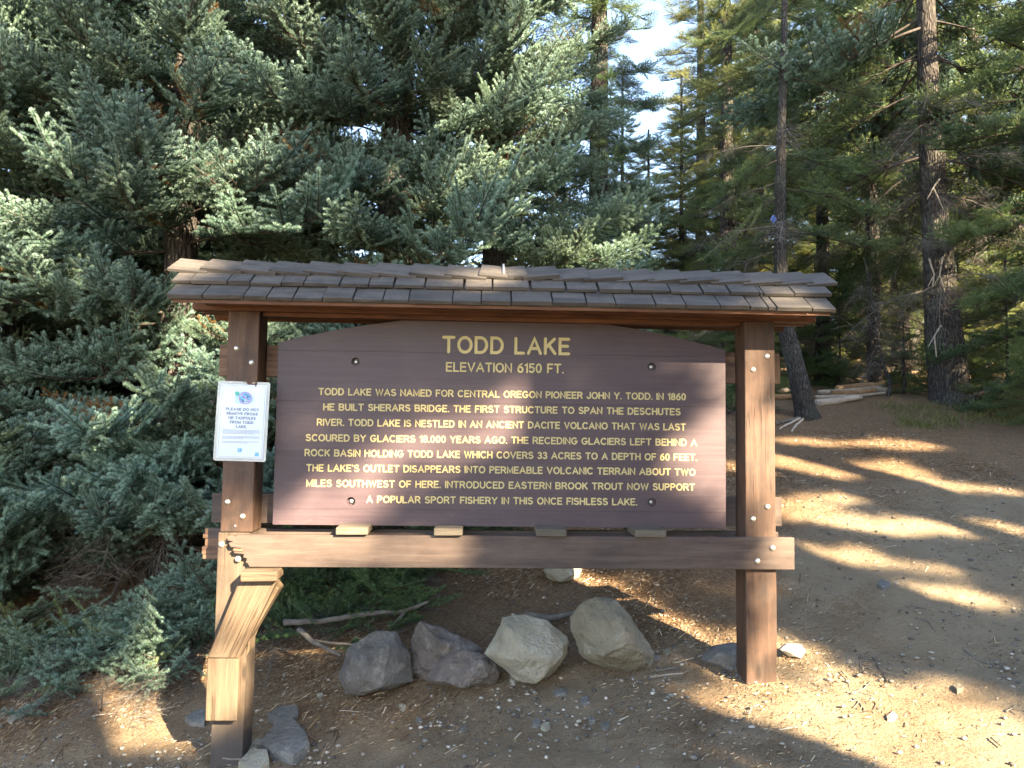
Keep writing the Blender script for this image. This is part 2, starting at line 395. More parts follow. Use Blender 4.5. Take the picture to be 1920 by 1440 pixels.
for i, (x, y) in enumerate(gp):
    a = random.uniform(0, 6.28); h = random.uniform(.025, .075); wd = .006; z = gz(x, y); r = random.random()
    lx, ly = random.gauss(0, .04), random.gauss(0, .04)
    V += [(x-math.cos(a)*wd, y-math.sin(a)*wd, z-.01), (x+math.cos(a)*wd, y+math.sin(a)*wd, z-.01), (x+lx, y+ly, z+h)]; T.append((i*3, i*3+1, i*3+2)); rn += [r]*3
tag(link('grass', npmesh('grass', np.array(V), np.array(T), {'rnd': rn}), M_grass), 'thin yellow green grass at the foot of the big fir', kind='stuff')

# ------------------------------------------------------------------ the information board
sign = thing('information_board', 'large brown roofed wooden information board standing on two posts, titled TODD LAKE', 'information board')
XL, XR = -1.649, 1.462
def bolt_mesh():
    bm = bmesh.new(); bmesh.ops.create_uvsphere(bm, u_segments=16, v_segments=10, radius=.0165)
    bmesh.ops.delete(bm, geom=[v for v in bm.verts if v.co.z < -.001], context='VERTS')
    bmesh.ops.scale(bm, vec=(1, 1, .75), verts=bm.verts)
    bmesh.ops.rotate(bm, matrix=Matrix.Rotation(R(90), 3, 'X'), verts=bm.verts); return bm_mesh('bolt', bm)
BOLT = bolt_mesh(); BOLT.materials.append(M_bolt)
BOLT.polygons.foreach_set('use_smooth', [True]*len(BOLT.polygons))
def bolt(x, y, z, parent, s=1):
    o = bpy.data.objects.new('bolt', BOLT); COL.objects.link(o); o.parent = parent; o.location = (x, y, z); o.scale = (s, s, s)
def vpost(name, x0, x1, y0, y1, z0, z1, mat, label=None, seed=0):
    o = timber(name, ((x0+x1)/2, (y0+y1)/2, z0), ((x0+x1)/2, (y0+y1)/2, z1), y1-y0, x1-x0, mat, sign, .006, .003, seed)
    if label: o['label'] = label
    return o
vpost('post', XL, XL+.184, 0, .184, .889, 2.195, M_post, 'reddish brown upper part of the left post', 1)
vpost('post', XL-.014, XL+.170, .004, .188, -.85, .886, M_post2, 'pale weathered lower part of the left post', 2)
vpost('post', XR, XR+.184, 0, .184, -.35, 2.19, M_post, 'reddish brown right post', 3)
for x, z in ((-1.592, 1.971), (-1.501, 1.887), (-1.613, 1.064), (-1.523, .981), (1.599, 1.976), (1.513, 1.893), (1.596, 1.067), (1.508, .993)): bolt(x, 0, z, sign)
for x, z in ((1.61, .829), (1.519, .75)): bolt(x, -.04, z, sign)
bolt(-1.641, .004, .816, sign, 1.1); bolt(-1.538, -.012, .735, sign, 1.1); bolt(-1.565, 0, .925, sign, .35)
# cross rails behind the posts
timber('back_rail', (-1.757, .214, 1.915), (1.752, .214, 1.918), .055, .196, M_backrail, sign, seed=4)
timber('back_rail', (-1.77, .214, 1.008), (1.756, .214, 1.018), .055, .18, M_rail, sign, seed=5)
br = timber('back_rail', (-1.79, .212, .79), (1.735, .212, .797), .042, .19, M_rail, sign, seed=6)
for k, (z, l, h) in enumerate(((.868, .006, .032), (.838, .018, .026), (.80, .004, .044), (.752, .02, .045), (.714, .014, .026))):
    timber('splinter', (-1.80-l, .212, z), (-1.72, .212, z), .036+.003*k, h, M_backrail, sign, .002, .002, k)
# front rail with its broken left end
prof = [(-1.465, .694), (-1.475, .715), (-1.487, .717), (-1.480, .742), (-1.503, .748), (-1.498, .766), (-1.555, .771), (-1.558, .784), (-1.513, .789), (-1.516, .80), (-1.575, .806),
        (-1.590, .83), (-1.565, .838), (-1.60, .846), (-1.585, .862), (-1.545, .87), (-1.555, .879)]
fr = prism_y('front_rail', [(x+0, z-.79) for x, z in [(1.743, .700)]+prof+[(1.743, .889)]], -.0385, -.0015, .003)
link('front_rail', fr, M_rail, sign, loc=(0, 0, .79))
link('rail_splinter', prism_y('rail_splinter', [(-1.60, .855), (-1.53, .853), (-1.515, .868), (-1.59, .872)], -.03, -.012), M_block, sign)
link('rail_splinter', prism_y('rail_splinter', [(-1.56, .79), (-1.505, .786), (-1.505, .797), (-1.555, .80)], -.045, -.02), M_backrail, sign)
# spacer blocks lying across the rails
for k, (x0, x1) in enumerate(((-.969, -.785), (-.399, -.232), (.198, .378), (.775, .962))):
    link('spacer_block', box_mesh('spacer_block', x1-x0, .34, .042, .006, 0), M_block, sign, loc=((x0+x1)/2, .10, .911), rot=(R(.8), R(random.uniform(-1, 1)), R(random.uniform(-3, 3))))
# knee brace on the left post
b1 = link('brace', prism_y('brace', [(-.089, -.174), (.089, -.174), (.088, .174), (-.089, .174)], -.075, .0, .005), M_raw, sign, loc=(0, 0, 0))
b1.data.transform(Matrix.Rotation(R(90), 4, 'Y')); b1.rotation_euler = (0, R(-90), 0); b1.location = (-1.584, 0, .008)
b1['label'] = 'short upright lower piece of the bleached brace'
dang = math.atan2(.44, .19)
def slanted(name, poly, y0, y1, mat, label=None):
    cx = sum(p[0] for p in poly)/len(poly); cz = sum(p[1] for p in poly)/len(poly)
    me = prism_y(name, [(x-cx, z-cz) for x, z in poly], y0, y1, .005)
    me.transform(Matrix.Rotation(dang, 4, 'Y')); o = link(name, me, mat, sign); o.rotation_euler = (0, -dang, 0); o.location = (cx, 0, cz)
    if label: o['label'] = label
slanted('brace', [(-1.673, .186), (-1.496, .184), (-1.30, .612), (-1.325, .632), (-1.505, .632)], -.0755, -.001, M_raw, 'slanting piece of the bleached brace under the broken rail')
slanted('brace', [(-1.488, .15), (-1.462, .20), (-1.462, .27), (-1.30, .56), (-1.335, .60), (-1.47, .25)], .002, .12, M_raw, 'back layer of the slanting brace')
link('brace_cap', box_mesh('brace_cap', .205, .15, .052, .008), M_raw, sign, loc=(-1.382, -.06, .660), rot=(R(4), R(-1), R(0)))
# left post turns darker grey towards its bottom
# beams under the roof
timber('roof_beam', (-1.86, .04, 2.222), (1.90, .04, 2.214), .10, .050, M_cedar, sign, seed=9)
timber('roof_beam', (-1.462, .10, 2.196), (1.459, .10, 2.190), .09, .046, M_cedar, sign, seed=10)
timber('roof_beam', (-1.76, -.055, 2.238), (1.78, -.055, 2.230), .05, .045, M_cedar, sign, seed=11)
timber('roof_beam', (-1.86, .17, 2.222), (1.90, .17, 2.214), .06, .05, M_cedar, sign, seed=12)
# roof: sheathing with shingles
RISE = .262; PITCH = math.atan2(RISE, .36)
E0, RZ, RY = -.285, 2.457, .09      # eave y, ridge z (sheathing top), ridge y
ROT = R(-.22)*-1
roof = link('roof', prism_y('roof', [(0, 0), (1, 0), (1, 1), (0, 1)], 0, 1), M_cedar, sign)
bm = bmesh.new()
def slab(pts, th):
    lo = [bm.verts.new(p) for p in pts]; hi = [bm.verts.new((p[0], p[1], p[2]+th)) for p in pts]
    bm.faces.new(lo[::-1]); bm.faces.new(hi)
    for i in range(4): bm.faces.new((lo[i], lo[(i+1) % 4], hi[(i+1) % 4], hi[i]))
for s in (1, -1):
    slab([(-1.87, RY-s*.36, RZ-RISE), (1.87, RY-s*.36, RZ-RISE-.006), (1.93, RY-s*.001, RZ-.006), (-1.93, RY-s*.001, RZ)], .02)
bmesh.ops.recalc_face_normals(bm, faces=bm.faces); bm.to_mesh(roof.data); bm.free()
roof.data.materials.clear(); roof.data.materials.append(M_cedar)
def shingle_mesh(wd, ln, th, seed):
    bm = bmesh.new(); nx_ = 4
    rows = []
    for z, t in ((0, 0), (1, 1)):
        rows.append([])
        for i in range(nx_+1):
            x = (i/nx_-.5)*wd; e = noise.noise(Vector((x*9+seed, z, 2)))*.003
            rows[-1].append((x+(noise.noise(Vector((i, z*4+seed, 3)))*.001), e if z == 0 else ln, th if z == 0 else .003))
    top = [[bm.verts.new(p) for p in r_] for r_ in rows]; bot = [[bm.verts.new((p[0], p[1], 0)) for p in r_] for r_ in rows]
    for i in range(nx_):
        bm.faces.new((top[0][i], top[0][i+1], top[1][i+1], top[1][i])); bm.faces.new((bot[0][i], bot[1][i], bot[1][i+1], bot[0][i+1]))
        bm.faces.new((bot[0][i], bot[0][i+1], top[0][i+1], top[0][i])); bm.faces.new((bot[1][i+1], bot[1][i], top[1][i], top[1][i+1]))
    bm.faces.new((bot[0][0], top[0][0], top[1][0], bot[1][0])); bm.faces.new((bot[0][-1], bot[1][-1], top[1][-1], top[0][-1]))
    bmesh.ops.recalc_face_normals(bm, faces=bm.faces)
    me = bm_mesh('shingle', bm); me.materials.append(M_shing); return me
SH = [shingle_mesh(.2, .28, .017+.002*k, k*3.7) for k in range(5)]
def lay(x, wd, dist_up, lift, side, yaw=0, tilt=0, sy=1):
    """one shingle: butt edge 'dist_up' along the slope from the eave"""
    o = bpy.data.objects.new('shingle', random.choice(SH)); COL.objects.link(o); o.parent = roof
    cy, cz = math.cos(PITCH), math.sin(PITCH)
    p = Vector((x, E0+dist_up*cy-lift*cz, RZ-RISE+.024+dist_up*cz+lift*cy-.0015*x-.003))
    m = Matrix.Rotation(PITCH, 4, 'X') @ Matrix.Rotation(yaw, 4, 'Z') @ Matrix.Rotation(tilt, 4, 'Y')
    mw = Matrix.Translation(p) @ m @ Matrix.Diagonal((wd/.2, sy, 1, 1))
    if side < 0: mw = Matrix.Translation((0, RY, 0)) @ Matrix.Rotation(math.pi, 4, 'Z') @ Matrix.Translation((0, -RY, 0)) @ mw
    o.matrix_local = mw
rows_px = {0: [(314, 379), (381, 456), (458, 500), (502, 549), (551, 604), (606, 661), (663, 717), (719, 765), (767, 847), (849, 901), (903, 957), (960, 1034), (1037, 1098), (1101, 1153), (1155, 1227), (1230, 1284), (1286, 1348), (1350, 1404), (1407, 1437), (1440, 1453), (1456, 1520), (1523, 1565)],
           1: [(328, 361), (363, 430), (432, 472), (474, 530), (532, 572), (574, 638), (641, 692), (694, 738), (742, 796), (799, 868), (873, 922), (925, 991), (996, 1058), (1062, 1118), (1122, 1181), (1184, 1252), (1255, 1312), (1316, 1363), (1366, 1418), (1420, 1425), (1428, 1483), (1485, 1553)]}
for row, lst in rows_px.items():
    Yr = (-.285, -.14)[row]; py = (572, 540)[row]
    up_ = (-.008, .142)[row]
    for a, b in lst:
        xa, xb = at(a, py, Yr).x, at(b, py, Yr).x
        for side in (1, -1):
            lay((xa+xb)/2, (xb-xa)-.001, up_+random.uniform(-.004, .004), .018*row+random.uniform(0, .003), side, R(random.uniform(-.5, .5)), R(random.uniform(-.4, .4)))
# doubled starter course under the eave
for k in range(19):
    lay(-1.79+k*.1995, .196, .008, -.0165, 1, 0, 0, .6)
cap_px = [335, 395, 458, 521, 583, 646, 709, 777, 842, 905, 955, 987, 1040, 1097, 1156, 1214, 1273, 1331, 1389, 1447, 1505, 1548]
for i in range(len(cap_px)-1):
    a, b = at(cap_px[i], 503, .02).x, at(cap_px[i+1], 503, .02).x
    mid = 955; left = cap_px[i] < mid
    wd = (b-a)+.045; cx = (a+b)/2+(.0 if left else 0)
    if cap_px[i] in (955,): wd = (b-a)+.01
    for side in (1, -1):
        t = R(2.8)*(1 if left else -1)*side
        lay(cx*side if side > 0 else -cx, wd, .262+random.uniform(-.005, .005), .030+.004*random.random()+(.005 if 905 <= cap_px[i] <= 987 else 0), side, R(-5.5)*(1 if left else -1)*side, t if side > 0 else t, .64)
link('ridge_strip', box_mesh('ridge_strip', .012, .13, .012, .002), simple('pale_metal', (.5, .52, .55), .4, .6), roof, loc=(-.012, -.01, 2.478), rot=(PITCH, 0, 0))

# board of planks with an arched head
BW, BB, BT, BY0, BY1 = 1.378, .9205, 2.022, .11, .178
BX = .002
board = link('board', prism_y('board', [(-BW+.03, BB+.03), (BW-.03, BB+.03), (BW-.03, 1.95), (-BW+.03, 1.95)], BY1-.02, BY1+.002), M_board, sign)
zs = [BB, 1.019, 1.364, 1.668, 1.976]
def bake_bool(o, cutters):
    for c in cutters:
        md = o.modifiers.new('b', 'BOOLEAN'); md.object = c; md.solver = 'EXACT'
    dg = bpy.context.evaluated_depsgraph_get(); me = bpy.data.meshes.new_from_object(o.evaluated_get(dg)); o.modifiers.clear(); o.data = me
cutters = []
HOLES = [(-.906, 1.912), (.917, 1.909), (-.913, 1.064), (.919, 1.076)]
for x, z in HOLES:
    bm = bmesh.new(); bmesh.ops.create_cone(bm, cap_ends=True, segments=28, radius1=.026, radius2=.026, depth=.06)
    bmesh.ops.rotate(bm, matrix=Matrix.Rotation(R(90), 3, 'X'), verts=bm.verts); bmesh.ops.translate(bm, vec=(x, BY0, z), verts=bm.verts)
    c = link('cut', bm_mesh('cut', bm), M_dark); cutters.append((z, c))
for k in range(5):
    z0 = zs[k]+.0002; z1 = zs[k+1]-.0002 if k < 4 else None
    if k < 4: poly = [(-BW, z0), (BW, z0), (BW, z1), (-BW, z1)]
    else:
        poly = [(-BW, z0), (BW, z0)]+[(BW*(1-2*i/40), BT+.187*(1-(1-2*i/40)**2)) for i in range(41)]
    p = link('plank', prism_y('plank', poly, BY0, BY1-.021, .0007), M_board, board)
    cs = [c for z, c in cutters if z0 < z and (z1 is None or z < z1)]
    if cs: bake_bool(p, cs)
for z, c in cutters: bpy.data.objects.remove(c)
for x, z in HOLES: bolt(x, BY0+.024, z, board, .8)

# routed lettering: a stroke font with rounded ends
def arc(cx, cy, rx, ry, a0, a1, n=14): return [(cx+rx*math.cos(R(a0+(a1-a0)*i/n)), cy+ry*math.sin(R(a0+(a1-a0)*i/n))) for i in range(n+1)]
G = {'A': (.74, [[(0, 0), (.37, 1), (.74, 0)], [(.13, .33), (.61, .33)]]),
     'B': (.62, [[(0, 0), (0, 1)]+arc(.34, .76, .22, .24, 90, -90)+[(0, .52)], arc(.34, .26, .27, .26, 90, -90)+[(0, 0)]]),
     'C': (.70, [arc(.37, .5, .37, .5, 48, 312, 22)]), 'D': (.66, [[(0, 0), (0, 1)]+arc(.27, .5, .38, .5, 90, -90, 18)+[(0, 0)]]),
     'E': (.54, [[(.54, 1), (0, 1), (0, 0), (.54, 0)], [(0, .52), (.47, .52)]]), 'F': (.50, [[(.50, 1), (0, 1), (0, 0)], [(0, .5), (.43, .5)]]),
     'G': (.74, [arc(.37, .5, .37, .5, 50, 338, 22)+[(.74, .45), (.44, .45)]]), 'H': (.62, [[(0, 0), (0, 1)], [(.62, 0), (.62, 1)], [(0, .52), (.62, .52)]]),
     'I': (.0, [[(0, 0), (0, 1)]]), 'J': (.44, [[(.44, 1), (.44, .25)]+arc(.22, .25, .22, .25, 0, -170, 8)]),
     'K': (.60, [[(0, 0), (0, 1)], [(.56, 1), (0, .38)], [(.2, .6), (.6, 0)]]), 'L': (.48, [[(0, 1), (0, 0), (.48, 0)]]),
     'M': (.74, [[(0, 0), (0, 1), (.37, .12), (.74, 1), (.74, 0)]]), 'N': (.62, [[(0, 0), (0, 1), (.62, 0), (.62, 1)]]),
     'O': (.76, [arc(.38, .5, .38, .5, 0, 360, 26)]), 'P': (.56, [[(0, 0), (0, 1)]+arc(.30, .74, .26, .26, 90, -90)+[(0, .48)]]),
     'Q': (.76, [arc(.38, .5, .38, .5, 0, 360, 26), [(.5, .22), (.76, 0)]]),
     'R': (.62, [[(0, 0), (0, 1)]+arc(.32, .74, .26, .26, 90, -90)+[(0, .48)], [(.34, .48), (.62, 0)]]),
     'S': (.58, [arc(.29, .76, .26, .24, 35, 270, 12)+arc(.29, .26, .29, .26, 90, -150, 12)[1:]]),
     'T': (.62, [[(0, 1), (.62, 1)], [(.31, 1), (.31, 0)]]), 'U': (.60, [[(0, 1), (0, .3)]+arc(.3, .3, .3, .3, 180, 360, 12)+[(.6, 1)]]),
     'V': (.68, [[(0, 1), (.34, 0), (.68, 1)]]), 'W': (.96, [[(0, 1), (.24, 0), (.48, .95), (.72, 0), (.96, 1)]]), 'Y': (.66, [[(0, 1), (.33, .48), (.33, 0)], [(.66, 1), (.33, .48)]]),
     '0': (.50, [arc(.25, .5, .25, .5, 0, 360, 22)]), '1': (.22, [[(0, .82), (.22, 1), (.22, 0)]]),
     '3': (.5, [arc(.24, .76, .22, .24, 150, -90, 12)+arc(.24, .27, .26, .27, 90, -150, 12)[1:]]),
     '5': (.5, [[(.46, 1), (.07, 1), (.03, .55)]+arc(.24, .32, .26, .32, 125, -150, 14)]),
     '6': (.5, [arc(.25, .31, .25, .31, 0, 360, 18), [(.0, .33), (.05, .62), (.18, .86), (.4, 1)]]),
     '8': (.5, [arc(.25, .76, .21, .24, 0, 360, 16), arc(.25, .26, .25, .26, 0, 360, 16)]),
     '.': (.02, [[(0, 0), (.02, 0)]]), ',': (.02, [[(.02, 0.02), (0, -.1)]]), "'": (.0, [[(0, 1), (0, .86)]])}
def layout(txt, gap, space, serif=False):
    x = 0; out = []
    for ch in txt:
        if ch == ' ': x += space; continue
        wd, st = G[ch]; out += [[(x+px, py) for px, py in s] for s in st]
        if serif:
            for s in st:
                for e, q in ((s[0], s[1]), (s[-1], s[-2])):
                    if abs(e[0]-q[0]) < .25 and (e[1] in (0, 1)): out.append([(x+e[0]-.11, e[1]), (x+e[0]+.11, e[1])])
        x += wd+gap
    return out, x-gap
def stroke_mesh(name, strokes, half, depth, flat=False):
    """ribbons along the strokes; edges stand 'depth' proud, the middle lies low: a shallow round-ended groove profile"""
    V = []; Fc = []; eps = 0
    for s in strokes:
        eps = (eps+1) % 9; p = [Vector((a, b)) for a, b in s]; closed = (p[0]-p[-1]).length < 1e-6 and len(p) > 3
        if closed: p = p[:-1]
        n = len(p); o = len(V); lo = .0005+eps*.00006; hi = lo if flat else depth+eps*.00006
        for i in range(n):
            a = p[i-1] if (i > 0 or closed) else p[i]; b = p[(i+1) % n] if (i < n-1 or closed) else p[i]
            d1 = (p[i]-a).normalized() if (p[i]-a).length > 1e-9 else None; d2 = (b-p[i]).normalized() if (b-p[i]).length > 1e-9 else None
            d1 = d1 or d2; d2 = d2 or d1; t = (d1+d2)
            t = t.normalized() if t.length > 1e-4 else d1
            nn = Vector((-t.y, t.x)); k = min(1.8, 1/max(.4, abs(nn.dot(Vector((-d1.y, d1.x))))))
            for q, y in ((-1, 0), (-1, hi), (0, lo), (1, hi), (1, 0)):
                xy = p[i]+nn*half*k*q; V.append((xy.x, -y, xy.y))
        rng_ = range(n if closed else n-1)
        for i in rng_:
            j = (i+1) % n
            for c in range(4): Fc.append((o+i*5+c, o+j*5+c, o+j*5+c+1, o+i*5+c+1))
        if not closed:
            for i, q in ((0, 1), (n-1, n-2)):
                t = (p[i]-p[q]).normalized(); c0 = len(V); V.append((p[i].x, -lo-.00001, p[i].y)); a0 = math.atan2(t.y, t.x)
                for k in range(7):
                    a = a0-math.pi/2+math.pi*k/6; V.append((p[i].x+half*math.cos(a), -hi, p[i].y+half*math.sin(a)))
                Fc += [(c0, c0+1+k, c0+2+k) for k in range(6)]
    return pmesh(name, V, Fc)
def line(txt, xa, xb, zc, cap, half, parent, y, gap=.24, space=.44, mat=None, depth=.0022, tilt=0, serif=False, flat=False, name='lettering'):
    st, wd = layout(txt, gap, space, serif); wx = (xb-xa-2*half)/wd; ch = cap-2*half
    st = [[(px*wx-(xb-xa)/2+half, py*ch-ch/2) for px, py in s] for s in st]
    o = link(name, stroke_mesh(name, st, half, depth, flat), mat or M_yellow, parent, loc=((xa+xb)/2, y, zc), rot=(0, tilt, 0)); return o
LN = [("TODD LAKE", 829, 1069, 648, .109, .0092, .30, .52), ("ELEVATION 6150 FT.", 836, 1057, 689.5, .060, .0050, .26, .50),
      ("TODD LAKE WAS NAMED FOR CENTRAL OREGON PIONEER JOHN Y. TODD. IN 1860", 597, 1286, 739, .0445, .0041, .27, .50),
      ("HE BUILT SHERARS BRIDGE. THE FIRST STRUCTURE TO SPAN THE DESCHUTES", 606, 1276, 767.5, .0445, .0041, .27, .52),
      ("RIVER. TODD LAKE IS NESTLED IN AN ANCIENT DACITE VOLCANO THAT WAS LAST", 594, 1286, 796, .0445, .0041, .27, .50),
      ("SCOURED BY GLACIERS 18.000 YEARS AGO. THE RECEDING GLACIERS LEFT BEHIND A", 573, 1307, 825, .0445, .0041, .27, .50),
      ("ROCK BASIN HOLDING TODD LAKE WHICH COVERS 33 ACRES TO A DEPTH OF 60 FEET.", 571, 1307, 853, .0445, .0041, .27, .50),
      ("THE LAKE'S OUTLET DISAPPEARS INTO PERMEABLE VOLCANIC TERRAIN ABOUT TWO", 574, 1304, 881, .0445, .0041, .27, .50),
      ("MILES SOUTHWEST OF HERE. INTRODUCED EASTERN BROOK TROUT NOW SUPPORT", 574, 1303, 909.5, .0445, .0041, .27, .50),
      ("A POPULAR SPORT FISHERY IN THIS ONCE FISHLESS LAKE.", 687, 1195, 938.5, .0445, .0041, .27, .50)]
for txt, a, b, py, cap, half, gp_, sp in LN:
    c = at((a+b)/2, py, BY0)
    line(txt, at(a, py, BY0).x, at(b, py, BY0).x, c.z, cap, half, board, BY0-.0002, gp_, sp)

# laminated notice tacked to the left post
nz_ = thing('laminated_notice', 'laminated white paper notice about frogs and tadpoles tacked to the left post', 'notice', (-1.545, -.006, 1.538))
nz_.rotation_euler = (R(-1.5), R(1.2), R(3))
def rrect(w_, h_, r, n=5):
    out = []
    for cx, cz, a0 in ((w_/2-r, -h_/2+r, -90), (w_/2-r, h_/2-r, 0), (-w_/2+r, h_/2-r, 90), (-w_/2+r, -h_/2+r, 180)):
        out += [(cx+r*math.cos(R(a0+90*i/n)), cz+r*math.sin(R(a0+90*i/n))) for i in range(n+1)]
    return out
mlam = N('clear_laminate'); mlam.p.inputs['Base Color'].default_value = (.75, .78, .78, 1); mlam.p.inputs['Roughness'].default_value = .12; mlam.p.inputs['Alpha'].default_value = .38
lam = prism_y('laminate', rrect(.302, .47, .014), -.001, 0); link('laminate', lam, mlam.m, nz_)
mpap = N('white_paper'); mpap.p.inputs['Base Color'].default_value = (.46, .54, .66, 1); mpap.p.inputs['Roughness'].default_value = .22; mpap.p.inputs['Specular IOR Level'].default_value = .6  # blue cast of the shade is put into the paper colour
mpap.bump(mpap.noise(mpap.coord(), 5, 2), .004)
link('paper', prism_y('paper', [(-.133, -.217), (.133, -.217), (.133, .217), (-.133, .217)], -.0028, -.0016), mpap.m, nz_)
M_ink = simple('blue_black_ink', (.07, .09, .19), .5, var=.1); M_ink2 = simple('grey_ink', (.18, .21, .31), .5, var=.1)
M_cy = simple('cyan_ink', (.12, .38, .62), .5, var=.2, scale=60); M_mauve = simple('mauve_ink', (.34, .25, .52), .5, var=.1); M_pale = simple('pale_blue_ink', (.34, .54, .82), .5, var=.3, scale=50)
M_grn = simple('frog_green_ink', (.05, .34, .30), .5, var=.3, scale=80)
for i, (t_, wd, z) in enumerate((("PLEASE DO NOT", .192, .070), ("REMOVE FROGS", .180, .0445), ("OR TADPOLES", .158, .019), ("FROM TODD", .136, -.0065), ("LAKE.", .062, -.032))):
    line(t_, -wd/2, wd/2, z, .0165, .0017, nz_, -.0029, .32, .5, M_ink, serif=True, flat=True)
rows = []
zz = -.053
for para in (4, 3, 2):
    for r_ in range(para):
        x = -.105; end = .105 if r_ < para-1 else random.uniform(.0, .09)
        while x < end:
            l = random.uniform(.006, .02); rows.append([(x, zz), (min(x+l, end), zz)]); x += l+.004
        zz -= .0068
    zz -= .010
link('small_print', stroke_mesh('small_print', rows, .0013, 0, True), M_ink2, nz_, loc=(0, -.0029, 0))
bs = [(-.1255, -.21), (.1255, -.21), (.1255, .21), (-.1255, .21), (-.1255, -.21)]
link('border_line', stroke_mesh('border_line', [bs], .0008, 0, True), M_ink2, nz_, loc=(0, -.0029, 0))
def disc(name, cx, cz, pts, y, mat): link(name, prism_y(name, [(cx+a, cz+b) for a, b in pts], y-.0001, y), mat, nz_)
circ = lambda rx, ry, n=28, wob=0: [(rx*(1+wob*math.sin(5*k))*math.cos(2*math.pi*k/n), ry*(1+wob*math.cos(7*k))*math.sin(2*math.pi*k/n)) for k in range(n)]
disc('pond_print', .006, .135, circ(.056, .038, 30, .1), -.0030, M_pale)
disc('frog_print', .020, .150, [(.03*math.cos(t_)+.0, .022*math.sin(t_)-.3*.03*math.cos(t_)) for t_ in [k*.26 for k in range(24)]], -.0033, M_cy)
disc('frog_print', -.006, .132, circ(.013, .017), -.0035, M_cy)
disc('frog_print', -.036, .163, circ(.013, .014, 20, .2), -.0035, M_grn)
link('frog_spots', stroke_mesh('frog_spots', [[(x, z), (x+.004, z-.002)] for x, z in ((.012, .160), (.022, .150), (.032, .148), (.0, .143), (-.010, .128), (.002, .122), (.018, .118), (-.002, .116), (.024, .140))], .003, 0, True), M_ink, nz_, loc=(0, -.0038, 0))
link('prohibition_ring', stroke_mesh('prohibition_ring', [arc(.012, .138, .034, .034, 0, 360, 36), [(-.010, .160), (.036, .116)]], .0034, 0, True), M_mauve, nz_, loc=(0, -.0042, 0))
disc('shield_emblem', -.002, -.170, [(0, -.013), (.012, -.010), (.011, 0), (.012, .012), (.0, .010), (-.012, .012), (-.011, 0), (-.012, -.010)], -.0031, M_cy)
disc('shield_tree', -.002, -.168, [(-.003, -.005), (.003, -.005), (0, .006)], -.0034, mpap.m)
disc('blue_emblem', .098, -.192, [(-.014, -.010), (.014, -.010), (.010, 0), (.012, .011), (-.012, .011), (-.010, 0)], -.0031, M_cy)
for x in (-.075, .055):
    link('staple', box_mesh('staple', .016, .002, .002, 0), M_bolt, nz_, loc=(x, -.003, .229), rot=(0, R(-8), 0))

# ------------------------------------------------------------------ rocks
def rock_mesh(name, pts_fn, disp=.04, sub=3, seed=0, facet=.0):
    bm = bmesh.new()
    for p in pts_fn: bm.verts.new(p)
    r_ = bmesh.ops.convex_hull(bm, input=bm.verts); bmesh.ops.delete(bm, geom=[v for v in r_['geom_interior'] if isinstance(v, bmesh.types.BMVert)], context='VERTS')
    bmesh.ops.triangulate(bm, faces=bm.faces)
    for k in range(sub):
        bmesh.ops.subdivide_edges(bm, edges=bm.edges[:], cuts=1, use_grid_fill=True)
        if k == 2: bmesh.ops.smooth_vert(bm, verts=bm.verts, factor=.15, use_axis_x=True, use_axis_y=True, use_axis_z=True)
    for v in bm.verts:
        q = v.co*4+Vector((seed, seed*2, 0))
        d = noise.noise(q)*disp+noise.cell(q*1.1)*disp*.0+noise.noise(q*2.7)*disp*.5+(.5-abs(noise.noise(q*4.5)))*disp*.5+noise.noise(q*11)*disp*.18-abs(noise.noise(q*1.3+Vector((4, 4, 4))))*disp*.8
        v.co += v.co.normalized()*d
    return bm_mesh(name, bm)
def boulder(name, label, outline, centre_px, gy, thick, mat, disp=.03, seed=0, n=26, group=None, tilt=0):
    """outline in photo pixels on the plane y=gy becomes the front silhouette of a rounded solid of depth 'thick'"""
    P = [at(a, b, gy) for a, b in outline]; c = sum(P, Vector())/len(P); pts = []; rq = random.Random(seed*13+5)
    for p in P:
        d = p-c; pts += [tuple(d*1.0), (d.x*.80, thick*.42, d.z*.8), (d.x*.4, thick*.5, d.z*.4)]
        if rq.random() < .6: k_ = rq.uniform(.5, .86); pts.append((d.x*k_, -thick*rq.uniform(.25, .42), d.z*k_))
    for q in range(3): pts.append((rq.uniform(-.12, .12)*thick*2, -thick*rq.uniform(.42, .52), rq.uniform(-.15, .15)*thick*2))
    o = link(name, rock_mesh(name, pts, disp, 4, seed), mat, smooth=True, loc=c)
    return tag(o, label, 'rock', group)
boulder('boulder', 'purple grey angular boulder, leftmost of the four in the row under the board', [(638, 1270), (648, 1215), (705, 1182), (742, 1185), (768, 1225), (776, 1278), (745, 1290), (700, 1298), (668, 1306), (650, 1300)], None, .52, .36, M_rk_grey, .022, 1)
boulder('boulder', 'dark reddish boulder with a jagged top between the purple grey one and the pale one', [(768, 1262), (772, 1190), (790, 1168), (806, 1176), (860, 1190), (905, 1215), (900, 1245), (850, 1270), (800, 1285)], None, .60, .34, M_rk_red, .035, 2)
boulder('rock', 'low grey rock lying against the front of the dark reddish boulder', [(800, 1270), (830, 1232), (870, 1222), (915, 1228), (938, 1260), (925, 1283), (870, 1287), (820, 1282)], None, .42, .26, M_rk_red, .03, 3)
boulder('boulder', 'pale tan rounded boulder, third from the left in the row', [(908, 1225), (942, 1158), (985, 1154), (1030, 1162), (1062, 1195), (1064, 1225), (1040, 1258), (1000, 1276), (960, 1272), (940, 1250)], None, .40, .38, M_rk_tan, .022, 4)
boulder('boulder', 'tall olive brown boulder at the right end of the row', [(1068, 1158), (1092, 1130), (1128, 1120), (1160, 1130), (1205, 1185), (1226, 1225), (1222, 1252), (1180, 1264), (1120, 1248), (1088, 1225), (1072, 1180)], None, .38, .42, M_rk_olive, .025, 5)
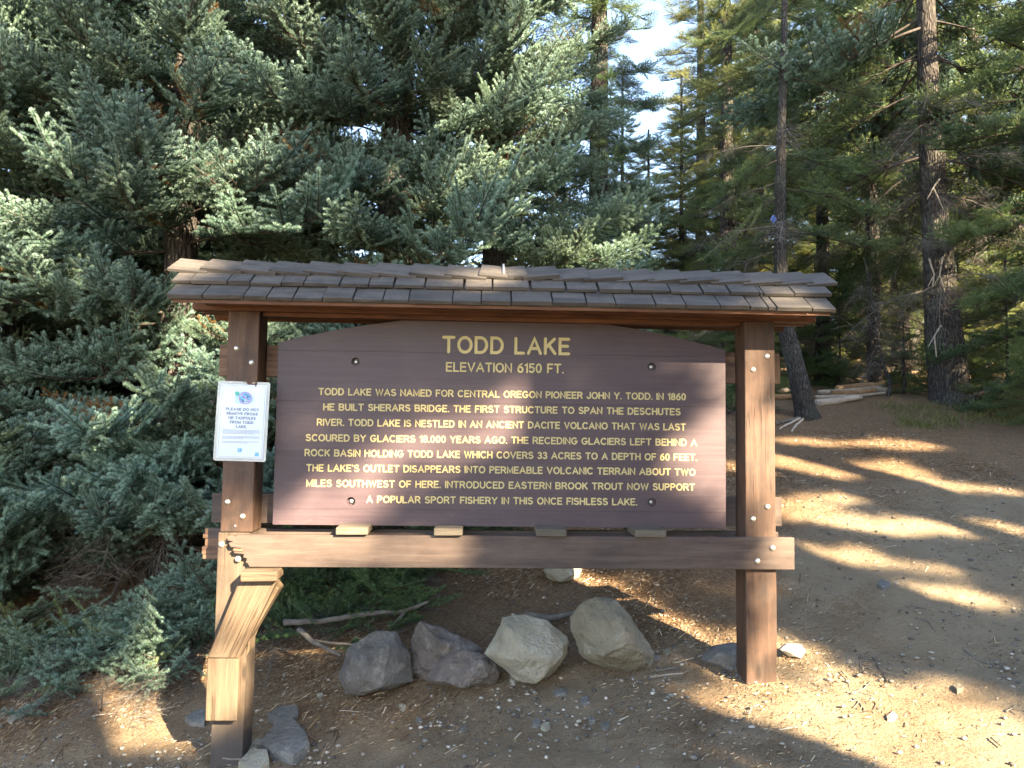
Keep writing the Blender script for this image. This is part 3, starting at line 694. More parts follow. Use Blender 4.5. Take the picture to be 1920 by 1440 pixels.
boulder('rock', 'pale block of rock in the litter seen just under the middle of the rail', [(1018, 1070), (1030, 1058), (1070, 1052), (1090, 1064), (1084, 1082), (1050, 1092), (1026, 1086)], None, 1.65, .28, M_rk_tan, .02, 6)
boulder('rock', 'flat dark slab of rock half behind the foot of the right post', [(1313, 1235), (1340, 1212), (1385, 1205), (1410, 1230), (1405, 1250), (1350, 1254), (1320, 1246)], None, .30, .2, M_rk_grey, .01, 7)
boulder('rock', 'small bright white rock right of the foot of the right post', [(1462, 1218), (1475, 1208), (1500, 1208), (1511, 1220), (1500, 1234), (1478, 1230)], None, .30, .10, simple('white_rock', (.62, .57, .48), .9, bump=.01), .006, 8)
def flat_rock(label, outline, mat, hgt=.035, seed=0):
    P = [gpix(a, b) for a, b in outline]; c = sum(P, Vector())/len(P); pts = []
    for p in P:
        d = p-c; pts += [(d.x, d.y, d.z-.03), (d.x*.96, d.y*.96, d.z*.9+hgt*(.8+.4*random.random()))]
    o = link('rock', rock_mesh('rock', pts, .006, 3, seed), mat, loc=c+Vector((0, 0, .0))); tag(o, label, 'rock')
flat_rock('large flat blue grey slab of rock on the dirt right of the left post foot', [(485, 1408), (520, 1370), (548, 1358), (572, 1385), (582, 1412), (550, 1438), (510, 1428)], M_rk_slab, .05, 11)
flat_rock('smaller grey slab just above the large blue grey slab by the left post', [(502, 1352), (520, 1335), (558, 1334), (562, 1350), (530, 1368), (510, 1362)], M_rk_slab, .03, 12)
flat_rock('tan stone cut by the bottom edge of the view right of the left post', [(445, 1445), (470, 1422), (500, 1424), (505, 1445), (475, 1465)], M_rk_tan, .05, 13)
flat_rock('flat grey stone just left of the left post foot', [(346, 1356), (362, 1341), (384, 1340), (384, 1366), (360, 1367)], M_rk_slab, .03, 14)
flat_rock('thin buried tan stone between the left post and the blue grey slab', [(455, 1410), (480, 1388), (498, 1392), (480, 1414), (462, 1420)], M_rk_tan, .015, 15)
flat_rock('small dark stone lying alone on the path to the right of the board', [(1644, 1104), (1650, 1094), (1668, 1098), (1670, 1107), (1656, 1111)], M_rk_slab, .03, 16)
flat_rock('small pale stone at the left edge of the dirt', [(12, 1352), (25, 1344), (34, 1350), (22, 1360)], M_rk_tan, .015, 17)
flat_rock('brown stone on the sunlit dirt at lower right, nearest to the twig pile', [(1662, 1350), (1675, 1342), (1684, 1350), (1676, 1358), (1664, 1356)], M_rk_tan, .02, 18)
flat_rock('brown stone on the sunlit dirt at lower right, the one near the shade edge', [(1786, 1292), (1800, 1287), (1808, 1296), (1795, 1300)], M_rk_olive, .02, 19)
flat_rock('round pebble sized stone in front of the pale tan boulder', [(955, 1274), (965, 1268), (974, 1276), (965, 1288), (956, 1286)], M_rk_tan, .03, 20)
flat_rock('pale chip of rock in front of the tall olive boulder', [(1088, 1318), (1100, 1312), (1108, 1322), (1096, 1328)], M_rk_slab, .02, 21)
flat_rock('flat grey stone in front of the gap between the two right boulders', [(1036, 1300), (1050, 1294), (1066, 1298), (1060, 1308), (1042, 1308)], M_rk_slab, .015, 22)
for i, (a, b, s, mt) in enumerate(((786, 1356, 7, M_rk_slab), (868, 1372, 6, M_rk_slab), (1005, 1362, 8, M_rk_slab), (1022, 1368, 9, M_rk_tan), (1110, 1356, 6, M_rk_slab), (1135, 1366, 9, M_rk_grey), (600, 1310, 6, M_rk_tan), (755, 1330, 7, M_rk_tan), (1230, 1240, 9, M_rk_slab), (1250, 1228, 8, M_rk_olive))):
    flat_rock(['small blue grey stone lying below the dark reddish boulder', 'small grey stone lying below the pale tan boulder at the bottom', 'grey stone paired with a tan stone on the dirt at the bottom centre', 'tan stone paired with a grey stone on the dirt at the bottom centre', 'small grey stone on the dirt just right of bottom centre', 'dark grey stone at the bottom, right of the grey and tan pair', 'small tan stone between the slabs and the leftmost boulder', 'small tan stone in front of the leftmost boulder', 'grey stone at the right foot of the tall olive boulder', 'brown stone right of the tall olive boulder, farther back of two'][i],
              [(a-s, b), (a-s*.3, b-s*.6), (a+s*.8, b-s*.5), (a+s, b+s*.2), (a, b+s*.6)], mt, .02, 30+i)

# ------------------------------------------------------------------ sticks, logs
def stick(name, label, px, Ys, rad, mat, cat='stick', forks=(), wob=.012, sides=8, group=None, lift=0):
    def P(q, Y): return at(q[0], q[1], Y) if Y is not None else gpix(*q)+Vector((0, 0, rad+lift))
    pts = [P(q, Y) for q, Y in zip(px, Ys)]
    def smooth(pts, seed):
        out = []
        for i in range(len(pts)-1):
            for k in range(5):
                p = pts[i].lerp(pts[i+1], k/5); out.append(p+Vector((0, 0, 1))*noise.noise(p*9+Vector((seed, 0, 0)))*wob)
        return out+[pts[-1]]
    sp_ = smooth(pts, 1); parts = [tube(sp_, [rad*(1-.5*i/len(sp_)) for i in range(len(sp_))], sides, True, .3)]
    for f in forks:
        fp = smooth([P(q, Y) for q, Y in f], 5); parts.append(tube(fp, [rad*.6*(1-.6*i/len(fp)) for i in range(len(fp))], 6, True, .3))
    v, fc = join_vf(parts); c = sum(pts, Vector())/len(pts)
    return tag(link(name, pmesh(name, [q-c for q in v], fc), mat, smooth=True, loc=c), label, cat, group)
N_ = None
stick('fallen_branch', 'long fallen branch with a pale broken end lying behind the leftmost boulder', [(532, 1167), (600, 1166), (690, 1150), (760, 1146), (803, 1128)], [1.2]*5, .022, M_deadtwig, 'branch', [[((760, 1146), 1.2), ((735, 1175), 1.1)]])
stick('fallen_branch', 'forked fallen branch running down to the left side of the leftmost boulder', [(560, 1180), (590, 1205), (640, 1230)], [.95, .85, .75], .018, M_deadtwig, 'branch', [[((590, 1202), .88), ((660, 1210), .9), ((700, 1195), .9)]])
stick('fallen_branch', 'grey branch lying between the pale tan and the olive boulder', [(985, 1155), (1030, 1158), (1080, 1150)], [1.0, 1.0, 1.0], .03, M_deadtwig, 'branch')
stick('stick', 'pale split stick on the gravel right of the tall olive boulder', [(1218, 1272), (1285, 1266)], [N_, N_], .007, M_log)
stick('stick', 'brown bark strip beside the pale split stick', [(1228, 1262), (1270, 1256)], [N_, N_], .008, M_deadtwig)
stick('stick', 'long thin pale stick on the dirt below the slabs near the leftmost boulder', [(635, 1337), (695, 1338)], [N_, N_], .004, M_log)
stick('stick', 'forked grey stick lying left of the left post', [(52, 1340), (90, 1318), (130, 1292)], [N_]*3, .006, M_deadtwig, 'stick', [[((130, 1292), None), ((137, 1312), None), ((118, 1330), None)], [((90, 1318), None), ((104, 1330), None)]])
stick('stick', 'small branching twig standing up from the dirt left of the left post', [(190, 1334), (192, 1300)], [N_, .45], .005, M_deadtwig, 'stick', [[((192, 1320), .47), ((214, 1318), .46)]])
stick('stick', 'pale straight stick beside the small branching twig', [(173, 1348), (216, 1342)], [N_, N_], .007, M_log)
stick('stick', 'long thin dark stick curving over the dirt left of the left post', [(226, 1340), (245, 1350), (280, 1338), (320, 1306)], [N_]*4, .005, M_deadtwig, 'stick', [[((280, 1338), None), ((300, 1330), None)]])
stick('stick', 'short pale twig beside the low green shrub at left', [(122, 1276), (134, 1270)], [N_, N_], .009, M_log)
stick('stick', 'grey twig beside the foot of the left post', [(350, 1398), (380, 1388)], [N_, N_], .006, M_deadtwig, 'stick', [[((360, 1395), None), ((378, 1402), None)]])
stick('stick', 'thin dark stick leaning out from the left post foot over the slabs', [(418, 1422), (462, 1427)], [-.12, -.2], .006, M_deadtwig)
tw = []
for i, (c, f, lb) in enumerate(((((1594, 1254), (1605, 1246), (1635, 1240)), [((1612, 1244), None), ((1616, 1262), None)], 'thin arched twig on the dirt right of the right post'),
    (((1578, 1262), (1590, 1275), (1592, 1292)), [], 'short upright looking twig left of the twig pile'),
    (((1645, 1252), (1656, 1264), (1664, 1282)), [((1656, 1264), None), ((1682, 1270), None)], 'short forked twig right of the arched twig'),
    (((1595, 1305), (1620, 1295), (1634, 1278)), [((1610, 1300), None), ((1640, 1308), None)], 'topmost twig of the small pile on the sunlit dirt'),
    (((1598, 1312), (1612, 1320), (1622, 1336)), [((1612, 1318), None), ((1600, 1330), None)], 'lower twig of the small pile on the sunlit dirt'),
    (((1806, 1222), (1830, 1240), (1870, 1254)), [], 'long thin stick on the shaded path at far right'),
    (((1698, 1140), (1736, 1142)), [], 'pale straight stick on the shaded path'),
    (((1716, 1160), (1740, 1168), (1750, 1183)), [], 'small hooked twig on the shaded path'),
    (((1886, 1338), (1905, 1325)), [((1890, 1334), None), ((1906, 1344), None)], 'small pale twig at the far right edge of the sunlit dirt'),
    (((1858, 1386), (1880, 1405)), [], 'dark twig across the brightest sunlit dirt at lower right'),
    (((1820, 1066), (1842, 1072)), [], 'short dark stick near the right edge of the path'))):
    stick('twig', lb, c, [N_]*len(c), .0045, M_deadtwig, 'twig', [f] if f else [], .006, 6)

def bark_trunk(name, pts, radii, mat, parent, sides=28, rough=.12, seed=0, step=.12):
    P = [Vector(p) for p in pts]; out = []; rr = []
    for i in range(len(P)-1):
        n = max(1, int((P[i+1]-P[i]).length/step))
        for k in range(n):
            f = k/n; pm, p0, p1, p2 = P[max(i-1, 0)], P[i], P[i+1], P[min(i+2, len(P)-1)]
            q = .5*((2*p0)+(p1-pm)*f+(2*pm-5*p0+4*p1-p2)*f*f+(3*p0-pm-3*p1+p2)*f**3)
            out.append(q); rr.append(radii[i]*(1-f)+radii[i+1]*f)
    out.append(P[-1]); rr.append(radii[-1])
    v, f = tube(out, rr, sides, True, rough, seed); return link(name, pmesh(name, v, f), mat, parent, smooth=True)
def flog(label, a, b, Ya, Yb, rad, mat, seed=0):
    A, B = at(*a, Ya), at(*b, Yb); A.z = gz(A.x, A.y)+rad*.7; B.z = gz(B.x, B.y)+rad*.7
    n = 14; pts = [A.lerp(B, k/n) for k in range(n+1)]
    v, f = tube([p+Vector((0, 0, noise.noise(p*1.5)*.03)) for p in pts], [rad*(1-.35*k/n) for k in range(n+1)], 14, True, .18, seed); c = (A+B)/2
    tag(link('fallen_log', pmesh('fallen_log', [q-c for q in v], f), mat, smooth=True, loc=c), label, 'log')
flog('reddish fallen log tapering to the left behind the leaning tree', (1655, 722), (1570, 738), 8.4, 8.0, .10, M_redlog, 1)
flog('thin grey log lying below the reddish one', (1660, 735), (1535, 752), 7.9, 7.6, .06, M_log, 2)
flog('short bleached log right of the foot of the leaning tree', (1532, 776), (1615, 772), 6.3, 6.5, .06, M_log, 3)
flog('brown pole on the ground left of the leaning tree, just past the right post', (1440, 765), (1500, 760), 6.9, 7.0, .05, M_redlog, 4)
flog('bleached log end seen between the right post and the leaning tree', (1450, 742), (1500, 738), 8.0, 8.2, .07, M_log, 5)
flog('dark thin log in the shade under the low conifers', (1560, 752), (1640, 742), 7.4, 7.7, .05, M_redlog, 6)
flog('long thin pale stick running along the forest edge', (1530, 768), (1660, 752), 7.0, 7.3, .03, M_log, 7)

# ------------------------------------------------------------------ fir foliage: needle covered fronds and boughs as source meshes
def perp(v, ref):
    n = ref-v*(v@ref); l = np.linalg.norm(n); return n/l if l > 1e-6 else np.array([0, 0, 1.])
def nrm(v): return v/max(1e-9, np.linalg.norm(v))
class Soup:
    def __init__(s): s.V = []; s.T = []; s.A = []; s.M = []; s.n = 0
    def add(s, V, T, A, mi):
        s.V.append(V); s.T.append(T+s.n); s.A.append(A); s.M.append(np.full(len(T), mi)); s.n += len(V)
    def mesh(s, name, mats):
        me = npmesh(name, np.concatenate(s.V), np.concatenate(s.T), {'age': np.concatenate(s.A)}, np.concatenate(s.M))
        for m in mats: me.materials.append(m)
        o = bpy.data.objects.new(name, me); return o
def shoot(sp, p, d, n, L, nl, spacing, age0, age1, wd, r=None):
    """stubby finger of needles: dense brush round a shoot starting at p along d, top side n, rounded at its end"""
    r = r or rng; k = max(6, int(L/spacing)); kt = max(8, int(.020/spacing)); t = np.concatenate([r.uniform(0, 1, k), r.uniform(.94, 1.0, kt)]); b = np.cross(d, n)
    m = k+kt; base = p+np.outer(t*L, d)
    th = np.clip(r.normal(0, 1, m)*1.0, -2.6, 2.6)          # angle away from the top side
    fwd = r.uniform(.35, .65, m); fwd[k:] = r.uniform(.4, 2.5, kt); lenn = nl*r.uniform(.88, 1.06, m)*(.8+.2*np.minimum(1, t*4))
    lenn *= np.where(np.abs(th) > 1.7, .72, 1)
    side = np.outer(np.cos(th), n)+np.outer(np.sin(th), b)
    dr = side+fwd[:, None]*d; dr /= np.linalg.norm(dr, axis=1)[:, None]
    tip = base+dr*lenn[:, None]+np.outer(lenn*.10, n)
    ww = np.cross(dr, side+r.normal(0, .6, (m, 3))); ww /= np.linalg.norm(ww, axis=1)[:, None]+1e-9
    V = np.empty((m*3, 3)); V[0::3] = base-ww*wd/2; V[1::3] = base+ww*wd/2; V[2::3] = tip
    a = age0+(age1-age0)*t**1.4; A = np.empty(m*3); A[0::3] = a*.1; A[1::3] = a*.1; A[2::3] = np.clip(a*1.1+.05, 0, 1)  # needle bases coloured dark as shade between shoots, tips pale as new growth
    if DEADF[0]: A[:] = -1
    sp.add(V, np.arange(m*3).reshape(-1, 3), A, 0)
DEADF = [False]
def wtube(sp, P, r0, r1, sides=4):
    n = len(P); V = []; T = []
    for i in range(n):
        t = nrm(P[min(i+1, n-1)]-P[max(i-1, 0)]); a = perp(t, np.array([.1, .2, 1.])); b = np.cross(t, a); rr = r0+(r1-r0)*i/(n-1)
        for k in range(sides): V.append(P[i]+rr*(a*math.cos(2*math.pi*k/sides)+b*math.sin(2*math.pi*k/sides)))
    for i in range(n-1):
        for k in range(sides):
            a = i*sides+k; b = i*sides+(k+1) % sides; T += [(a, b, b+sides), (a, b+sides, a+sides)]
    sp.add(np.array(V), np.array(T), np.zeros(len(V)), 1)
def frond(sp, p, d, n, L, nl=.033, spacing=.0011, wd=.0046, dens=1., seg=.100, droop=0):
    d = nrm(d); n = perp(d, n); b = np.cross(d, n)
    steps = max(4, int(L/seg)); P = [p]; dd = d.copy()
    for i in range(steps):
        dd = nrm(dd+n*.045+b*rng.normal(0, .03)-np.array([0, 0, droop])); P.append(P[-1]+dd*L/steps)
    wtube(sp, np.array(P), .006*L/.5+.001, .0016, 3)
    for i in range(steps):
        f = (i+.5)/steps; t = nrm(P[i+1]-P[i])
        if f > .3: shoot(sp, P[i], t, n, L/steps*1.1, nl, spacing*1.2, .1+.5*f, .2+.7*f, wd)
        for s in (-1, 1):
            if rng.random() > dens: continue
            l = (L*.34*(1-f)**.8+.085)*rng.uniform(.85, 1.1)*(.6+.4*min(1, f/.25))
            a = R(rng.uniform(48, 60)); ld = nrm(t*math.cos(a)+s*b*math.sin(a)+n*rng.uniform(-.05, .22)); q = P[i]+t*rng.uniform(0, .02)
            if l > .19:
                wtube(sp, np.array([q, q+ld*l*.5, q+ld*l]), .0026, .0014, 3)
                m = max(1, int(l/.115))
                for k in range(m):
                    g_ = (k+.55)/(m+.4); qq = q+ld*l*g_; sl_ = .075+.05*(1-g_)*rng.uniform(.6, 1.2)
                    for s2 in (-1, 1):
                        a2 = R(rng.uniform(45, 58)); b2 = np.cross(ld, n)
                        sd = nrm(ld*math.cos(a2)+s2*b2*math.sin(a2)+n*rng.uniform(0, .3)); shoot(sp, qq, sd, perp(sd, n), sl_, nl, spacing, .1, 1., wd)
                shoot(sp, q+ld*l*.3, ld, perp(ld, n), l*.7, nl, spacing, .15, 1., wd)
            else: shoot(sp, q+ld*.012, ld, perp(ld, n), l, nl, spacing, .05, 1., wd)
    shoot(sp, P[-1], nrm(P[-1]-P[-2]), n, .06, nl, spacing*.7, .6, 1., wd)
def make_bough(name, L, mats, rise=.5, droop=.16, nfr=7, flen=.62, kind='fir', spacing=.0011):
    sp = Soup(); P = [np.zeros(3)]; d = nrm(np.array([1, 0, -.05])); n = 24
    for i in range(n):
        f = i/n; d = nrm(d+np.array([0, rng.normal(0, .025), (-droop if f < .55 else rise)*1.6/n])); P.append(P[-1]+d*L/n)
    P = np.array(P); wtube(sp, P, .016*L/2, .003, 6)
    for k in range(nfr):
        f = .22+.74*(k+.5)/nfr; i = int(f*n); t = nrm(P[min(i+1, n)]-P[i-1]); bb = np.array([-t[1], t[0], 0.]); bb = nrm(bb)
        for s in (-1, 1):
            fl = flen*(1.15-.75*abs(f-.45))*rng.uniform(.8, 1.15); a = R(rng.uniform(42, 62)-14*f)
            dr = nrm(t*math.cos(a)+s*bb*math.sin(a)+np.array([.0, 0, rng.uniform(.0, .42) if kind == 'fir' else rng.uniform(-.5, .0)]))
            DEADF[0] = bool(f < .5 and rng.random() < .08)
            N0 = nrm(np.array([.62, 0, .78])+rng.normal(0, .18, 3)); frond(sp, P[i], dr, N0, fl, spacing=spacing, droop=0 if kind == 'fir' else .05)
    DEADF[0] = False
    for k in range(3):
        e = rng.uniform(.25, .75) if kind == 'fir' else rng.uniform(-.3, .2); dr = nrm(np.array([1, rng.uniform(-.55, .55), e])); i = n-1-2*k
        frond(sp, P[i], dr, nrm(np.array([.75, 0, .7])), flen*rng.uniform(.8, 1.05), spacing=spacing)
    return sp.mesh(name, mats)
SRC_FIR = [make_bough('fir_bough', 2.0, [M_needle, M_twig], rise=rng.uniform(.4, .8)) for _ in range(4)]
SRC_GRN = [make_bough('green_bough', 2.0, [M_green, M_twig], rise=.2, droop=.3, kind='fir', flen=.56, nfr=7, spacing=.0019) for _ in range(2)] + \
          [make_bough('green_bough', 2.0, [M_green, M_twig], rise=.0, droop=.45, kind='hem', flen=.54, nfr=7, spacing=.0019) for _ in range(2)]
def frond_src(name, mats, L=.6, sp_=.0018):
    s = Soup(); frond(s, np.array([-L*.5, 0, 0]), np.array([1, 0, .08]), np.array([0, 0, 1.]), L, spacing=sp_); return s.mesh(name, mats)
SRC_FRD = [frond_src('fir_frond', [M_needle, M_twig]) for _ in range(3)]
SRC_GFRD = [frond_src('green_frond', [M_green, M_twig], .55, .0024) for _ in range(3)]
def dead_src(seed, L=1.5, n=34):
    s = Soup(); P = [np.zeros(3)]; d = nrm(np.array([1, 0, .0]))
    for i in range(14): d = nrm(d+rng.normal(0, .06, 3)+np.array([0, 0, -.02])); P.append(P[-1]+d*L/14)
    P = np.array(P); wtube(s, P, .010, .003, 4)
    for k in range(n):
        i = rng.integers(2, 14); q = P[i]; d = nrm(np.array([.6, rng.normal(0, .8), rng.normal(-.15, .35)])); Q = [q]
        for j in range(7): d = nrm(d+rng.normal(0, .22, 3)+np.array([0, 0, -.07])); Q.append(Q[-1]+d*rng.uniform(.03, .085))
        Q = np.array(Q); wtube(s, Q, .003, .0009, 3)
        for m in range(3):
            j = rng.integers(2, 7); d2 = nrm(rng.normal(0, 1, 3)); Z = [Q[j]]
            for o in range(4): d2 = nrm(d2+rng.normal(0, .3, 3)+np.array([0, 0, -.1])); Z.append(Z[-1]+d2*.04)
            wtube(s, np.array(Z), .0015, .0006, 3)
    return s.mesh('dead_bough', [M_twig, M_deadtwig])
SRC_DEAD = [dead_src(k) for k in range(3)]

_groups = {}
def inst_group(srcs):
    key = tuple(o.name for o in srcs)
    if key in _groups: return _groups[key]
    ng = bpy.data.node_groups.new('foliage_on_points', 'GeometryNodeTree')
    ng.interface.new_socket('Geometry', in_out='INPUT', socket_type='NodeSocketGeometry'); ng.interface.new_socket('Geometry', in_out='OUTPUT', socket_type='NodeSocketGeometry')
    gi = ng.nodes.new('NodeGroupInput'); go = ng.nodes.new('NodeGroupOutput'); jn = ng.nodes.new('GeometryNodeJoinGeometry')
    def na(name, t):
        a = ng.nodes.new('GeometryNodeInputNamedAttribute'); a.data_type = t; a.inputs[0].default_value = name; return a.outputs[0]
    rot, scl, var = na('rot', 'FLOAT_VECTOR'), na('scl', 'FLOAT'), na('var', 'INT')
    e2r = ng.nodes.new('FunctionNodeEulerToRotation'); ng.links.new(rot, e2r.inputs[0])
    for i, o in enumerate(srcs):
        oi = ng.nodes.new('GeometryNodeObjectInfo'); oi.inputs[0].default_value = o; oi.inputs[1].default_value = False
        cmp_ = ng.nodes.new('FunctionNodeCompare'); cmp_.data_type = 'INT'; cmp_.operation = 'EQUAL'
        ng.links.new(var, cmp_.inputs[2]); cmp_.inputs[3].default_value = i
        ip = ng.nodes.new('GeometryNodeInstanceOnPoints')
        ng.links.new(gi.outputs[0], ip.inputs['Points']); ng.links.new(cmp_.outputs[0], ip.inputs['Selection']); ng.links.new(oi.outputs['Geometry'], ip.inputs['Instance'])
        ng.links.new(e2r.outputs[0], ip.inputs['Rotation']); ng.links.new(scl, ip.inputs['Scale']); ng.links.new(ip.outputs[0], jn.inputs[0])
    ng.links.new(jn.outputs[0], go.inputs[0]); _groups[key] = ng; return ng
def crown(name, parent, pts, srcs, kind='stuff', label=None):
    """pts: list of (pos, (rx,ry,rz), scale, variant, tint)"""
    me = bpy.data.meshes.new(name); n = len(pts); me.vertices.add(n)
    me.vertices.foreach_set('co', np.array([p[0][:] for p in pts], np.float32).ravel())
    for nm, t, col, key in (('rot', 'FLOAT_VECTOR', 1, 'vector'), ('scl', 'FLOAT', 2, 'value'), ('var', 'INT', 3, 'value'), ('tint', 'FLOAT', 4, 'value')):
        a = me.attributes.new(nm, t, 'POINT'); a.data.foreach_set(key, np.array([p[col] for p in pts], np.int32 if t == 'INT' else np.float32).ravel())
    for m in srcs[0].data.materials: me.materials.append(m)
    o = bpy.data.objects.new(name, me); COL.objects.link(o); o.parent = parent
    md = o.modifiers.new('foliage', 'NODES'); md.node_group = inst_group(srcs)
    if kind: o['kind'] = kind
    if label: o['label'] = label
    return o

def tree(name, label, base, H, rad, crown_rad, zlo, srcs, bark_m, whorl=.34, per=7, tint=.1, pitch=(-18, 12), zmax=None, lean=(0, 0), group=None, seed=0, sides=24, dead=0, deadz=(0, 1.5), shape=.75, keep=None, rise=1., tintvar=.2, trunk_pts=None, cat='tree'):
    rs = np.random.default_rng(seed+100); t = thing(name, label, cat, base, 0, group)
    tp = trunk_pts or [(0, 0, -.25), (lean[0]*.1, lean[1]*.1, .25), (lean[0]*.4, lean[1]*.4, H*.3), (lean[0], lean[1], H*.7), (lean[0], lean[1], H)]
    rr = [rad*1.35, rad*1.05, rad*.85, rad*.42, .02] if not trunk_pts else [rad*(1.35 if i == 0 else 1-.85*i/(len(tp)-1)) for i in range(len(tp))]
    bark_trunk('trunk', tp, rr, bark_m, t, sides, .12, seed, .12 if H < 30 and sides > 12 else .5)
    def ctr(z):
        for i in range(len(tp)-1):
            if tp[i][2] <= z <= tp[i+1][2]:
                f = (z-tp[i][2])/(tp[i+1][2]-tp[i][2]); return tp[i][0]*(1-f)+tp[i+1][0]*f, tp[i][1]*(1-f)+tp[i+1][1]*f
        return tp[-1][0], tp[-1][1]
    pts = []; z = zlo; ph = rs.uniform(0, 6)
    while z < min(H-.3, zmax or 1e9):
        rz_ = crown_rad*(1-(z-zlo*.3)/H)**shape; ph += 2.4
        for k in range(per):
            a = ph+2*math.pi*k/per+rs.normal(0, .25); s = rz_/2.0*rs.uniform(.72, 1.12); zz = z+rs.uniform(-.5, .5)*whorl
            f = (zz-zlo)/(H-zlo); pt = R(rs.uniform(*pitch)+(22*f*rise)); cx, cy = ctr(zz)
            pos = Vector((cx, cy, zz)); wp = pos+Vector(base)
            if keep and not keep(wp, a, s*2): continue
            tv = min(1, max(0, tint+rs.normal(0, tintvar)*rs.random())); pts.append((pos, (R(rs.normal(0, 9)), -pt, a), s, rs.integers(0, len(srcs)), tv))
        z += whorl
    crown('crown', t, pts, srcs)
    if dead:
        dp_ = []
        for k in range(dead):
            zz = rs.uniform(*deadz); a = rs.uniform(0, 6.28); cx, cy = ctr(zz)
            dp_.append((Vector((cx, cy, zz)), (0, R(rs.uniform(-5, 30)), a), rs.uniform(.6, 1.15), rs.integers(0, 3), 0))
        crown('dead_twigs', t, dp_, SRC_DEAD)
    return t
def base_at(px, Y, dz=0):
    Y = float(Y)
    p = at(px, 700, Y); return (p.x, Y, gz(p.x, Y)+dz)

# hero firs behind the board on the left; boughs behind the trunks are thinned because they never show
def front(maxy): return lambda p, a, L: not (math.sin(a) > .35 and (p.x*7+p.z*5) % 1 > .45)
HF = dict(whorl=.345, per=7, zmax=8.2, keep=front(0))
tree('fir_tree', 'blue green fir with its dark trunk base showing over the roof, left of the middle', base_at(735, 3.3), 13, .20, 2.3, .7, SRC_FIR, M_bark, seed=1, dead=46, deadz=(.0, 1.7), tint=.08, **HF)
tree('fir_tree', 'blue green fir filling the space above the left end of the roof', base_at(330, 2.9), 13, .17, 2.2, .6, SRC_FIR, M_bark, seed=2, dead=40, deadz=(.0, 1.2), tint=.05, **HF)
tree('fir_tree', 'blue green fir right of the middle whose sunlit lowest boughs reach over the roof', base_at(930, 3.7), 13, .18, 1.75, 1.2, SRC_FIR, M_bark2, seed=3, dead=20, deadz=(.2, 1.8), tint=.12, **HF)
tree('fir_tree', 'blue green fir at the left edge of the view', base_at(40, 3.4), 14, .2, 2.3, .5, SRC_FIR, M_bark, seed=4, dead=34, deadz=(.0, 1.2), tint=.08, **HF)
tree('fir_tree', 'dense fir whose boughs come in from beyond the left edge', base_at(-330, 2.6), 14, .2, 2.3, .5, SRC_FIR, M_bark, seed=5, tint=.2, **HF)
tree('fir_tree', 'darker fir behind the gap between the two middle firs', base_at(560, 5.4), 15, .2, 2.3, 1.2, SRC_FIR, M_bark, seed=6, tint=.12, **HF)
tree('fir_tree', 'slender darker fir standing left of the bright sky gap', base_at(1120, 5.6), 15, .14, 1.0, .9, SRC_GRN+SRC_FIR[:1], M_bark, seed=7, tint=.10, whorl=.32, per=7, zmax=10.5)
tree('fir_tree', 'tall fir in the second row behind the left firs', base_at(190, 6.0), 15, .2, 2.3, 1.0, SRC_FIR, M_bark, seed=8, tint=.3, **HF)
# low spreading shrub of fir boughs on the left
def low_shrub(name, label, boxes, srcs, n, seed, tint, cat='shrub'):
    rs = np.random.default_rng(seed); c = base_at(*boxes[0][:2]); t = thing(name, label, cat, c); pts = []; dps = []
    for k in range(n):
        px0, Y0, w_, h_ = boxes[rs.integers(0, len(boxes))]
        b = base_at(px0, Y0); x = b[0]+rs.normal(0, w_*.5); y = Y0+rs.normal(0, .22); z = gz(x, y)+abs(rs.normal(0, h_*.5))+.03
        a = rs.uniform(-math.pi, 0) if rs.random() < .75 else rs.uniform(0, 6.28)
        pts.append((Vector((x-c[0], y-c[1], z-c[2])), (R(rs.normal(0, 15)), -R(rs.uniform(-5, 50)), a), rs.uniform(.45, .85), rs.integers(0, len(srcs)), tint+(.5 if rs.random() < .05 else 0)))
        if k % 4 == 0: dps.append((Vector((x-c[0], y-c[1]+.1, gz(x, y)+.04-c[2])), (0, R(rs.uniform(-8, 4)), rs.uniform(-math.pi, 0)), rs.uniform(.3, .5), rs.integers(0, 3), 0))
    crown('foliage', t, pts, srcs); crown('stems', t, dps, SRC_DEAD)
low_shrub('low_fir', 'low spreading blue green fir shrub at the ground left of the left post', [(280, 1.35, .5, .42), (340, 1.3, .3, .45), (200, 1.3, .4, .25)], SRC_FRD, 190, 3, .12)
low_shrub('low_fir', 'low green fir boughs touching the dirt at the left edge', [(30, 1.5, .5, .3), (-60, 1.6, .5, .35)], SRC_FRD, 90, 4, .3)
low_shrub('low_fir', 'dark low fir sprays in the shade below the rail, thickened to deepen it', [(640, 1.9, .6, .45), (800, 2.2, .5, .3), (520, 1.7, .4, .4), (700, 1.5, .6, .3), (880, 2.5, .5, .3)], SRC_GFRD, 240, 5, .0)  # sprays added beyond the few real ones to darken the ground here
low_shrub('low_fir', 'sparse sprays in the shade between the board and the right side firs', [(1200, 5.0, .7, .5), (1340, 6.0, .6, .5)], SRC_GFRD, 120, 6, .1)

